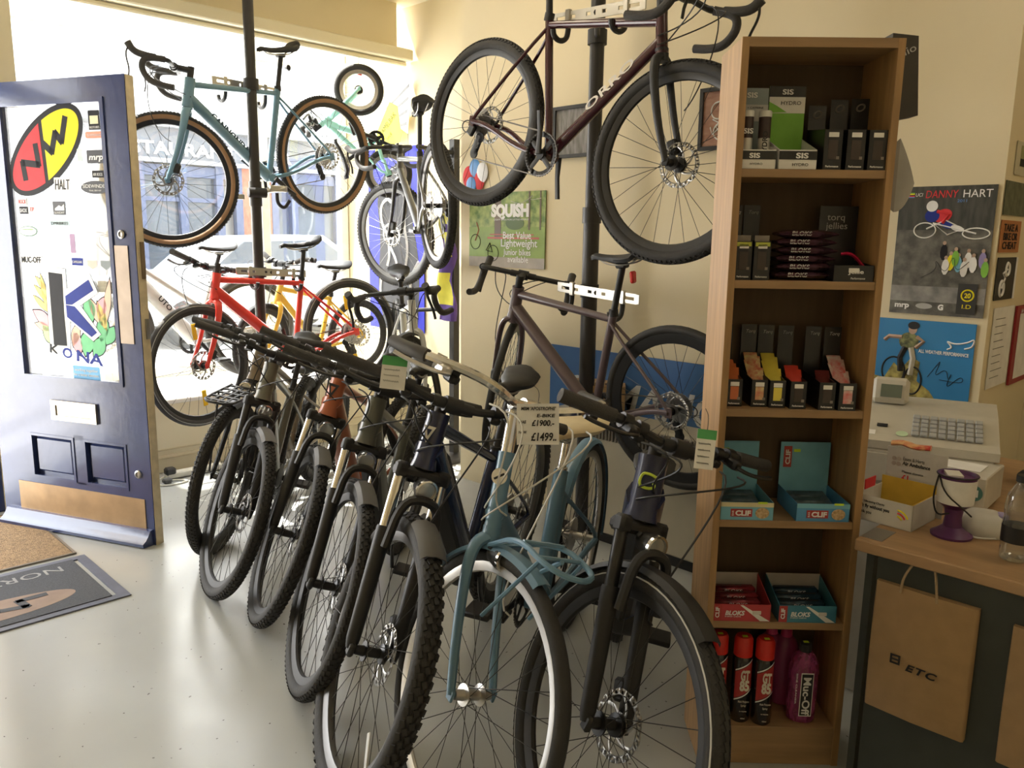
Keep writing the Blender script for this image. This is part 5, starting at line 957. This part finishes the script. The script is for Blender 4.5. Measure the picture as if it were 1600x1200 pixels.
for s, t_, lb in ((.287, .050, 'pink cleaner bottle with black cap standing at the front of the bottom shelf'), (.262, .135, 'pink cleaner bottle behind the front one on the bottom shelf'), (.225, .150, 'pink cleaner bottle at the back beside the spray cans')):
    c = thing('cleaner_bottle', lb, 'bottle', on(s, t_, .112), 'pink cleaner bottles on the bottom shelf'); m = MB()
    rings = []
    for r, z in ((.028, 0), (.036, .004), (.039, .03), (.039, .15), (.037, .172), (.028, .192), (.016, .205), (.013, .208)): rings.append([(r * 1.02 * math.cos(a), r * .82 * math.sin(a), z) for a in [2 * PI * j / 24 for j in range(24)]])
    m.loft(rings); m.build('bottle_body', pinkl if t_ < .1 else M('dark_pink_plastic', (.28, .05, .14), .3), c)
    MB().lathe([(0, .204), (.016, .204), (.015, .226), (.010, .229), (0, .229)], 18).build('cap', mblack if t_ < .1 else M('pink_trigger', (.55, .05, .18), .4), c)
    if t_ < .1:
        m = MB(); m.box((0, -.0335, .090), (.034, .001, .128), bev=.0004); m.mat(1); m.box((0, -.0342, .090), (.030, .0008, .122)); m.build('label', [white, ink], c, smooth=False)
        text(c, 'Muc-Off', (-.010, -.0350, .144), (0, 0, -1), (1, 0, 0), .020, white, 'LEFT', .112, bold=.03); text(c, 'BIKE CLEANER', (-.028, -.0265, .15), (0, 0, -1), (1, 0, 0), .004, white, 'LEFT', .09); MB().box((0, .0, .2296), (.014, .01, .0008)).build('price_label', fluo, c, smooth=False)
# card box and paper hung on the far side of the bookcase
t = thing('black_card_box', 'flat dark card box sticking out behind the bookcase top right', 'box', BT @ Matrix.Translation((.385, .11, 1.72)))
m = MB(); m.prism([(.01, 0), (.090, .016), (.073, .204), (.01, .21)], (0, 0, 0), X, Z, -.05, 0); m.build('card', M('dark_brown_card', (.05, .042, .032), .6), t, smooth=False)
text(t, 'clio', (.030, -.0002, .150), (1, 0, .5), (-.5, 0, 1), .018, M('silver_print2', (.3, .3, .29), .4), 'LEFT', .045)
t = thing('paper_sheet', 'curled grey paper sheet stuck behind the bookcase side, above the poster', 'paper', BT @ Matrix.Translation((.385, .145, 1.50))); rings = []
for i in range(9): k = i / 8; lo = .0 + .075 * k * k; hi = .185 - .11 * k; xx = .068 + (.128 - .068) * k; y = .03 * k * k; rings.append([(xx * 1.0, y, hi), (xx, y + .001, hi), (xx - .0, y + .001, lo), (xx, y, lo)])
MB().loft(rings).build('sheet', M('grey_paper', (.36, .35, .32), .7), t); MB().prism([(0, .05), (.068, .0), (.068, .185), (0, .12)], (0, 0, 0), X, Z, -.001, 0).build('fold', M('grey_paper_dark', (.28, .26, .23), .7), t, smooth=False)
# ---------------------------------------------------------------- posters behind the counter
dirt = M('rider_photo_ground', (.07, .07, .06), .5, col2=(.17, .16, .14), scale=30)
t, w, h = wallthing('poster', 'dark downhill rider poster with DANNY HART heading on the right wall', 'poster', 3.08, .815, 1.125, 1.172, 1.618, dirt)
flat(t, rc(0, h - .15, w, h), M('dark_wood_print', (.03, .033, .028), .5, col2=(.07, .07, .06), scale=12, stretch=(5, 1, 1)), .0083); flat(t, rc(0, .045, w, .10), M('wet_track_print', (.16, .16, .16), .5, col2=(.34, .33, .31), scale=18), .0083)
text(t, 'DANNY', (.085, h - .040, .009), X, (0, 1, 0), .026, redv, w=.105, shear=.1); text(t, 'HART', (.205, h - .040, .009), X, (0, 1, 0), .026, whv, w=.09); text(t, '2011', (.19, h - .056, .009), X, (0, 1, 0), .010, M('sky_blue_print', (.1, .25, .6), .5), w=.03); text(t, 'UCI', (.052, h - .034, .009), X, (0, 1, 0), .012, whv, w=.024, shear=.2)
for i, c in enumerate((M('balloon_blue', (.12, .32, .72), .4), redv, ink, yelv, lime)): flat(t, rc(.012, h - .038 + i * .0035, .05, h - .0345 + i * .0035), c, .0087)
ring(t, .095, .295, .036, .0022, whv, .0095, ry=.026); ring(t, .26, .285, .042, .0022, whv, .0095, ry=.018); line(t, [(.10, .30), (.16, .33), (.22, .30), (.17, .28), (.12, .32), (.26, .285)], .0028, whv, .0095, 'bicycle_drawing')
flat(t, el(.150, .345, .030, .022, r=.4), redv, .0096); flat(t, el(.115, .345, .024, .022), bluev, .0098); flat(t, el(.112, .378, .019, .019), whv, .010); flat(t, el(.165, .315, .022, .012, r=-.4), bluev, .0098); flat(t, el(.20, .302, .022, .010, r=-.3), whv, .010); line(t, [(.13, .36), (.17, .35), (.15, .32)], .006, redv, .0105, 'arm')
for i, (x, y, c) in enumerate(((.165, .22, dgrey), (.19, .185, yelv), (.215, .18, cblue), (.175, .17, white), (.245, .195, white), (.262, .18, whv), (.29, .195, M('purple_print', (.3, .25, .5), .5)), (.205, .20, lime), (.30, .165, lime), (.235, .165, white))): flat(t, el(x, y, .012, .028, 10), c, .0092 + i * .0004); flat(t, el(x, y + .032, .006, .007, 8), M('skin_print', (.5, .35, .26), .6), .0094 + i * .0004)
flat(t, rc(.225, .01, .285, .115), M('badge_black', (.03, .03, .03), .5), .0136); ring(t, .257, .075, .019, .0025, yelv, .0145); text(t, '20', (.257, .067, .014), X, (0, 1, 0), .016, yelv, 'CENTER', .020, bold=.04); text(t, 'I.D', (.257, .030, .014), X, (0, 1, 0), .014, yelv, 'CENTER', .028)
text(t, 'mrp', (.018, .022, .009), X, (0, 1, 0), .018, whv, w=.05, bold=.06); MB().prism(el(.118, .030, .028, .010), (0, 0, .009), X, (0, 1, 0), 0, .0005).build('logo', M('grey_logo', (.45, .45, .44), .5), t, smooth=False); text(t, 'G', (.165, .020, .009), X, (0, 1, 0), .018, whv, w=.018, bold=.08)
line(t, smoothp([(.10, .13, 0), (.15, .16, 0), (.14, .2, 0), (.18, .14, 0), (.2, .22, 0), (.21, .15, 0), (.25, .19, 0)]), .0009, ink, .0145, 'signature')
skyb = M('poster_sky_blue', (.03, .22, .50), .4, var=.1, scale=3)
t, w, h = wallthing('poster', 'blue poster of a rider above yellow rocks, behind the till', 'poster', 3.08, .83, 1.22, .80, 1.150, skyb)
rk = M('yellow_rock_print', (.13, .10, .02), .5, col2=(.50, .42, .12), scale=38); flat(t, [(.02, 0), (.03, .14), (.10, .13), (.13, .19), (.155, .165), (.19, .215), (.22, .20), (.215, .13), (.26, .10), (.29, .06), (.29, 0)], rk, .0085); flat(t, rc(.29, 0, w, .035), M('sea_print', (.12, .40, .62), .4), .0084)
sk = M('skin_print', (.5, .35, .26), .6); cam_ = M('jersey_print', (.05, .06, .03), .5, col2=(.28, .30, .12), scale=60); flat(t, el(.175, .272, .034, .032), cam_, .0090); flat(t, el(.185, .318, .015, .020), sk, .0092); flat(t, el(.187, .330, .020, .014), ink, .0095); line(t, [(.15, .285), (.105, .285), (.09, .27)], .007, sk, .0095, 'arm'); line(t, [(.20, .29), (.225, .275), (.20, .25)], .007, sk, .0095, 'arm'); line(t, [(.165, .25), (.15, .21), (.155, .16)], .010, ink, .0098, 'leg'); line(t, [(.185, .25), (.195, .21), (.19, .15)], .010, M('knee_white', (.6, .58, .5), .6), .0098, 'leg'); ring(t, .13, .16, .040, .003, ink, .0095, ry=.05); ring(t, .20, .13, .030, .003, ink, .0095, ry=.05)
text(t, 'ALL WEATHER PERFORMANCE', (.212, .235, .0105), X, (0, 1, 0), .012, whv, w=.165, bold=.04); m = MB(); m.tube(smoothp([(.305, .255, .0095), (.32, .262, .0095), (.312, .275, .0095), (.30, .285, .0095), (.33, .275, .0095), (.37, .285, .0095), (.39, .30, .0095), (.385, .27, .0095), (.36, .262, .0095)]), .0028, 4); m.build('animal_logo', whv, t)
line(t, smoothp([(.25, .15, 0), (.28, .20, 0), (.29, .215, 0), (.27, .15, 0), (.31, .19, 0), (.32, .14, 0), (.33, .18, 0), (.31, .11, 0), (.36, .17, 0), (.37, .14, 0), (.29, .145, 0)]), .0010, ink, .0095, 'signature')
def sidething(name, label, cat, x0, x1, z0, z1, mat, th=.002):
    t = thing(name, label, cat, frame_m((x0, .80, z0), (1, 0, 0), (0, 0, 1))); MB().box(((x1 - x0) / 2, (z1 - z0) / 2, .002 + th / 2), (x1 - x0, z1 - z0, th)).build('sheet', mat, t, smooth=False); return t, x1 - x0, z1 - z0
t, w, h = sidething('small_print', 'small framed olive and dark print, topmost on the narrow side wall', 'picture', 3.165, 3.33, 1.655, 1.765, M('cream_mount', (.55, .50, .36), .6)); flat(t, rc(.05, .03, w - .01, h - .012), M('olive_print', (.30, .29, .12), .6), .0045); flat(t, rc(.05, .03, w - .01, .055), dgrey, .005)
t, w, h = sidething('photo_print', 'dark green woodland photo on the narrow side wall', 'picture', 3.09, 3.35, 1.52, 1.632, M('woodland_print', (.04, .055, .03), .5, col2=(.12, .14, .09), scale=25))
t, w, h = sidething('wall_plaque', 'orange plaque with cut lettering on the narrow side wall', 'sign', 3.09, 3.33, 1.395, 1.503, M('orange_plaque', (.42, .16, .05), .6)); text(t, 'TAKE A', (.03, .072, .0045), X, (0, 1, 0), .024, dgrey, w=.17, bold=.03); text(t, 'BIKE OR', (.03, .042, .0045), X, (0, 1, 0), .024, dgrey, w=.17, bold=.03); text(t, 'CHEAT', (.03, .012, .0045), X, (0, 1, 0), .024, dgrey, w=.17, bold=.03)
t, w, h = sidething('cycle_sign', 'black sign with a white bicycle outline on the narrow side wall', 'sign', 3.10, 3.335, 1.232, 1.378, mblack); ring(t, .07, .04, .026, .005, whv, .005); ring(t, .12, .105, .022, .005, whv, .005); line(t, [(.07, .04), (.10, .075), (.07, .09), (.12, .105)], .004, whv, .005, 'bicycle_drawing'); line(t, [(w - .01, 0), (w - .01, h)], .004, whv, .005)
t, w, h = sidething('price_list', 'long white handwritten list sheet on the narrow side wall', 'paper', 3.13, 3.38, .92, 1.205, white)
for i in range(9): line(t, [(.03, h - .04 - i * .026), (.03 + .11 + .02 * math.sin(i * 2), h - .04 - i * .026)], .0012, mudg, .0048, 'handwriting')
t, w, h = sidething('calendar', 'red edged wall calendar beside the white list', 'calendar', 3.40, 3.66, .905, 1.20, M('calendar_red', (.30, .02, .03), .5), .008); flat(t, rc(.04, .02, w, h - .03), white, .011); text(t, 'July', (.05, h - .025, .0105), X, (0, 1, 0), .014, whv, w=.03)
# ---------------------------------------------------------------- counter and what stands on it
cw_ = M('counter_oak', (.38, .235, .12), .4, var=.12, scale=4, stretch=(8, 1.2, 8), bump=.03); dgn = M('dark_green_panel', (.040, .046, .040), .55, var=.08)
ct = thing('shop_counter', 'oak topped counter with dark green front panel at the right edge', 'counter', (0, 0, 0))
MB().box((2.505, .165, .690), (1.15, 1.14, .03), bev=.003).build('worktop', cw_, ct, smooth=False); MB().box((1.966, .130, .3375), (.018, 1.11, .675)).build('front_panel', dgn, ct, smooth=False); MB().box((2.5, .71, .3375), (1.05, .018, .675)).build('side_panel', dgn, ct, smooth=False)
MB().box((1.955, .655, .5), (.004, .02, .02), bev=.001).build('screw_cover', mblack, ct, smooth=False); MB().box((2.0, .705, .706), (.09, .05, .0015)).build('metal_bracket', steel, ct, smooth=False)
tag(MB().box((2.46, .86, .34), (.016, .26, .66)).build('white_board', M('off_white_board', (.50, .47, .40), .6), smooth=False), 'off-white board standing between the bookcase and the counter', 'board')
ZC = .705
def bag(y1, y0, z1, z0, label, hand=True, txt=True):
    t = thing('paper_bag', label, 'bag', frame_m((1.957, y1, z0), (0, -1, 0), (0, 0, 1)), 'kraft bags on the counter front'); w = y1 - y0; h = z1 - z0; m = MB(); rings = []
    for k in range(9):
        z = h * k / 8; b_ = .020 + .012 * math.sin(PI * (1 - k / 8) * .9); wv = .0015 * math.sin(k * 1.9); rings.append([(0, z, .001), (w, z, .001), (w, z, b_ * .55 + .004 + wv), (w - .004, z, b_ * .6 + .006 + wv), (w * .5, z, b_ + wv), (.004, z, b_ * .75), (0, z, b_ * .6)])
    m.loft(rings); m.build('bag_body', kraft, t, ang=60)
    if hand: MB().tube(smoothp([(w * .26, h - .012, .022), (w * .27, h + .03, .018), (w * .40, h + .088, .012), (w * .47, h + .092, .010), (w * .56, h + .07, .012), (w * .62, h - .012, .022)], 3), .003, 6).build('bag_handle', M('twisted_paper_cord', (.42, .30, .17), .8, bump=.5, scale=200), t)
    if txt:
        text(t, 'ETC', (.090, h * .405, .0335), (1, -.02, 0), (.02, 1, 0), .017, ink, 'LEFT', .070, shear=.25, bold=.04, spacing=1.2); m = MB(); rectring(m, .055, .078, h * .425, h * .425 + .024, .0595, .0735, h * .425 + .0045, h * .425 + .0195, .0335, .0345); m.box((.0665, h * .425 + .012, .034), (.014, .004, .001)); m.build('logo', ink, t, smooth=False)
bag(.678, .452, .612, .285, 'kraft paper bag with ETC print hanging by its handle on the counter front'); bag(.384, .16, .600, .272, 'second kraft bag, cut off by the picture\'s right edge', True, False)
# charity box
cb = thing('charity_box', 'white and yellow open charity carton on the counter beside the bookcase', 'box', frame_m((2.085, .80, ZC), (-.05, -1, 0), (1, -.05, 0))); W1, D1 = .145, .15; m = MB()
m.box((W1 / 2, .001, .034), (W1, .002, .068)); m.box((W1 - .001, D1 / 2, .034), (.002, D1, .068)); m.box((.001, D1 / 2, .034), (.002, D1, .068)); m.box((W1 / 2, D1 / 2, .001), (W1, D1, .002)); m.build('carton', M('white_card', (.66, .65, .64), .6), cb, smooth=False)
m = MB(); m.box((W1 / 2, D1 - .002, .045), (W1, .002, .09)); m.box((W1 - .003, D1 / 2, .036), (.002, D1 - .004, .066)); m.build('yellow_lining', M('yellow_card', (.72, .48, .06), .6), cb, smooth=False); m = MB(); m.box((.0, D1 * .5, .06), (.003, .06, .07)); m.build('red_flap', redv, cb, smooth=False)
text(cb, "Your Life-saving Charity", (.004, -.0002, .050), X, Z, .006, dgrey, w=.07); text(cb, "can't fly without you", (.002, -.0002, .036), X, Z, .009, ink, w=.085, bold=.03); text(cb, 'Thank you', (.002, -.0002, .020), X, Z, .009, dgrey, w=.04); 
for i in range(3): MB().tf(frame_m((.108, -.0006, .020), X, Z)).tube([((.012 + i * .008) * math.cos(a * PI / 16), (.012 + i * .008) * math.sin(a * PI / 16), 0) for a in range(2, 9)], .0022, 4).build('arc_print', redv if i % 2 else yelv, cb)
bk2 = MB().box((W1 * .55, D1 + .012, .085), (.155, .002, .17)).build('back_card', M('white_card', (.66, .65, .64), .6), cb, smooth=False)
for s_, z_, h_, w_ in (('Essex & Herts', .138, .010, .055), ('Air Ambulance', .125, .010, .072), ('Please donate', .104, .006, .055), ('£1', .080, .018, .018), ('suggested', .080, .005, .03)): text(cb, s_, (.045 if s_ != 'suggested' else .07, D1 + .0108, z_), X, Z, h_, redv if s_ == '£1' else ink if s_ == 'Air Ambulance' else mudg, w=w_, bold=.03 if h_ > .012 or 'Air' in s_ else 0)
for i in range(4): MB().prism(el(.022 + .012 * (i % 2), .125 + .014 * (i // 2), .006, .006, 10), (0, D1 + .0108, 0), X, Z, 0, .0005).build('dot_print', M('grey_print', (.5, .45, .43), .5), cb, smooth=False)
o = tag(MB().tube(smoothp([(0, 0, 0), (.03, .006, .006), (.06, -.004, .0), (.10, .004, .004)]), .016, 10, ry=.007).build('sweet_packet', M('red_cream_wrapper', (.55, .05, .04), .4, col2=(.75, .45, .2), scale=50)), 'red and cream sweet packet on the white card behind the charity carton', 'snack packet'); o.matrix_world = frame_m((2.26, .785, ZC + .176), (-.05, -1, 0), (1, -.05, 0))
# collection pot
cp = thing('collection_pot', 'purple charity collection pot with white label and black cord', 'collection pot', (2.13, .578, ZC)); pp = M('purple_plastic', (.10, .025, .12), .4)
MB().lathe([(0, 0), (.047, 0), (.048, .006), (.036, .014), (.022, .026), (.019, .05), (.022, .072), (.036, .084), (.040, .088), (.043, .152), (.045, .160), (.040, .160), (.037, .154), (.0, .150)], 40).build('pot', pp, cp)
MB().lathe([(.0415, .088), (.0445, .150), (.0435, .150), (.0405, .088)], 40, closed=True).build('label', white, cp); MB().box((.0, .01, .1555), (.05, .035, .010), rot=Matrix.Rotation(.5, 3, 'Z'), bev=.001).build('coin_slot', white, cp, smooth=False)
MB().tube([(.0455 * math.cos(a), .0455 * math.sin(a), .158) for a in [2 * PI * i / 24 for i in range(24)]], .0022, 6, closed=True).build('cord_ring', black, cp)
dq = Vector((-.965, -.262, 0)); sq = Vector((.262, -.965, 0))
for a_, b_ in ((-1, 1), (1, -1)): MB().tube(smoothp([sq * (.040 * a_) + dq * .022 + Vector((0, 0, .158)), sq * (.025 * a_) + dq * .050 + Vector((0, 0, .12)), sq * (.02 * b_) + dq * .048 + Vector((0, 0, .085)), sq * (.038 * b_) + dq * .02 + Vector((0, 0, .062))] if a_ < 0 else [sq * -.041 + dq * .022 + Vector((0, 0, .155)), sq * -.048 + dq * .024 + Vector((0, 0, .11)), sq * -.046 + dq * .02 + Vector((0, 0, .08)), sq * -.036 + dq * .03 + Vector((0, 0, .056)), sq * -.010 + dq * .048 + Vector((0, 0, .07))]), .0022, 6).build('cord', black, cp)
# till
tl = M('beige_plastic', (.50, .47, .39), .5, var=.03); tg = M('grey_key', (.36, .37, .37), .5); 
TT = frame_m((2.40, .985, ZC), (.30, -.954, 0), (.954, .30, 0)); t = thing('cash_register', 'beige cash register with tilted display and grey keys on the counter', 'till', TT)
m = MB(); m.box((.20, .19, .055), (.42, .38, .11), bev=.006); m.build('cash_drawer', tl, t, smooth=False); MB().box((.20, -.002, .055), (.38, .004, .085), bev=.001).build('drawer_front', M('beige_plastic_light', (.54, .51, .43), .5), t, smooth=False)
m = MB(); m.prism([(0, .11), (0, .135), (.05, .145), (.22, .195), (.36, .215), (.36, .11)], (0, 0, 0), (0, 1, 0), (0, 0, 1), 0, .42); m.build('till_body', tl, t, smooth=False)
m = MB(); R3 = Matrix.Rotation(.29, 3, 'X')
for i in range(8):
    for j in range(5): m.box((.20 + i * .024, .06 + j * .026, .155 + j * .0077), (.020, .021, .008), rot=R3, bev=.002)
m.build('keyboard', [tg], t, smooth=False)
m = MB(); m.box((.115, .27, .245), (.11, .03, .085), rot=Matrix.Rotation(-.35, 3, 'X'), bev=.012); m.tube([(.13, .29, .17), (.12, .285, .22)], .022, 10); dpy = m.build('display_head', M('beige_plastic_light', (.54, .51, .43), .5), t, ang=30); m = MB(); m.box((.118, .252, .246), (.062, .004, .042), rot=Matrix.Rotation(-.35, 3, 'X')); m.build('display_screen', M('grey_green_screen', (.14, .17, .13), .2), dpy, smooth=False)
m = MB(); m.box((-.01, .31, .30), (.085, .035, .035), bev=.004); cd = m.build('customer_display', mblack, t, smooth=False); text(cd, 'SHARP', (-.035, .2920, .288), X, Z, .009, whv, w=.035)
for x, y, mt in ((.035, .055, redv), (.075, .055, white)): MB().box((x, y, .1475), (.034, .03, .001), rot=Matrix.Rotation(.25, 3, 'X')).build('sticker', mt, t, smooth=False)
MB().box((.108, .10, .163), (.03, .018, .002), rot=Matrix.Rotation(.28, 3, 'X')).build('key_lock', dgrey, t, smooth=False); MB().tf(Matrix.Translation((.165, .06, .150)) @ Matrix.Rotation(.28, 4, 'X')).lathe([(0, 0), (.017, 0), (.017, .001), (0, .001)], 20).build('sticker', M('pale_green_sticker', (.5, .65, .42), .5), t)
# metal cash box
t = thing('cash_box', 'white metal box with bird sticker behind the purple pot', 'box', frame_m((2.335, .735, ZC), (.05, -1, 0), (1, .05, 0))); m = MB(); m.box((.085, .10, .057), (.17, .20, .094), bev=.003); m.build('box_body', M('white_enamel', (.55, .52, .45), .4), t, smooth=False)
m = MB()
for x, y in ((.015, .015), (.155, .015), (.155, .185)): m.tube([(x, y, 0), (x, y, .012)], .006, 8)
m.build('foot', black, t); MB().box((.09, .10, .1055), (.10, .09, .001)).build('paper_slip', white, t, smooth=False); m = MB(); m.tf(frame_m((.142, -.0008, .06), X, Z)); m.lathe([(0, 0), (.022, 0), (.022, .001), (0, .001)], 20); m.mat(1); m.box((0, 0, .0014), (.022, .02, .0005)); m.build('round_sticker', [M('teal_sticker', (.08, .22, .20), .5), white], t, smooth=False)
MB().prism([(.07, .062), (.08, .055), (.10, .06), (.112, .085), (.098, .07), (.085, .068)], (0, -.0004, 0), X, Z, 0, .0006).build('bird_sticker', M('bird_red', (.35, .04, .03), .5), t, smooth=False); MB().tf(frame_m((.083, -.001, .028), X, Z)).lathe([(0, 0), (.007, 0), (.006, .004), (0, .004)], 14).build('lock', M('brass', (.55, .42, .15), .3, .9), t)
# card reader with cable, bottle, phone
t = thing('card_reader', 'rounded white card reader with lilac corner on the counter', 'card reader', frame_m((2.145, .555, ZC), (.35, -.93, 0), (.93, .35, 0))); m = MB(); rings = []
for z, k in ((0, .9), (.006, 1), (.026, 1), (.045, .92), (.056, .62), (.058, .4)): rings.append([(.047 + .05 * k * math.copysign(abs(math.cos(a)) ** .6, math.cos(a)), .045 + .042 * k * math.copysign(abs(math.sin(a)) ** .6, math.sin(a)) + (.008 if z > .04 else 0), z) for a in [2 * PI * j / 28 for j in range(28)]])
m.loft(rings); m.build('reader_body', M('white_plastic3', (.60, .59, .56), .35), t, ang=50); MB().box((.085, .045, .052), (.022, .03, .014), bev=.003).build('lilac_corner', M('lilac', (.36, .32, .60), .4), t, smooth=False)
MB().tube(smoothp([(.0, .0, .005), (-.03, .03, .004), (-.02, .08, .004)] and [(.07, -.0, .006), (.03, -.015, .005), (-.01, .01, .005), (-.035, .05, .005), (-.03, .10, .005)]), .0025, 6).build('cable', M('white_plastic3', (.60, .59, .56), .35), t)
t = thing('water_bottle', 'clear ribbed plastic water bottle with black label at the right edge', 'bottle', (2.065, .425, ZC)); clr = glass_mat('clear_plastic', (.86, .88, .88), .12, .04, body=.06, bodycol=(.7, .72, .72))
prof = [(0, .003), (.022, .0), (.031, .006), (.032, .03), (.0305, .035), (.032, .04), (.032, .09), (.030, .105), (.0315, .112), (.0315, .13), (.028, .155), (.016, .178), (.013, .182), (.013, .19)]
MB().lathe(prof, 32).build('bottle_body', clr, t); MB().lathe([(0, .188), (.0155, .188), (.0155, .203), (0, .204)], 20).build('cap', mblack, t); MB().lathe([(.0325, .047), (.0325, .085), (.0322, .085), (.0322, .047)], 32, closed=True).build('label', ink, t)
t = thing('cordless_phone', 'black cordless phone standing in its base behind the bottle', 'phone', frame_m((2.70, .555, ZC), (.35, -.93, 0), (.93, .35, 0))); MB().box((.05, .05, .02), (.11, .11, .04), bev=.012).build('phone_base', mblack, t, smooth=False)
m = MB(); m.box((.04, .045, .115), (.048, .026, .15), rot=Matrix.Rotation(-.2, 3, 'X') @ Matrix.Rotation(-.1, 3, 'Y'), bev=.010); hs = m.build('handset', black, t, ang=30); MB().tf(frame_m((.047, .026, .095), X, Z)).lathe([(.008, 0), (.010, 0), (.010, .002), (.008, .002)], 20, closed=True).build('dial_ring', chrome, hs)
MB().box((.10, .07, .03), (.12, .10, .06), bev=.01).build('phone_cradle', mblack, t, smooth=False)
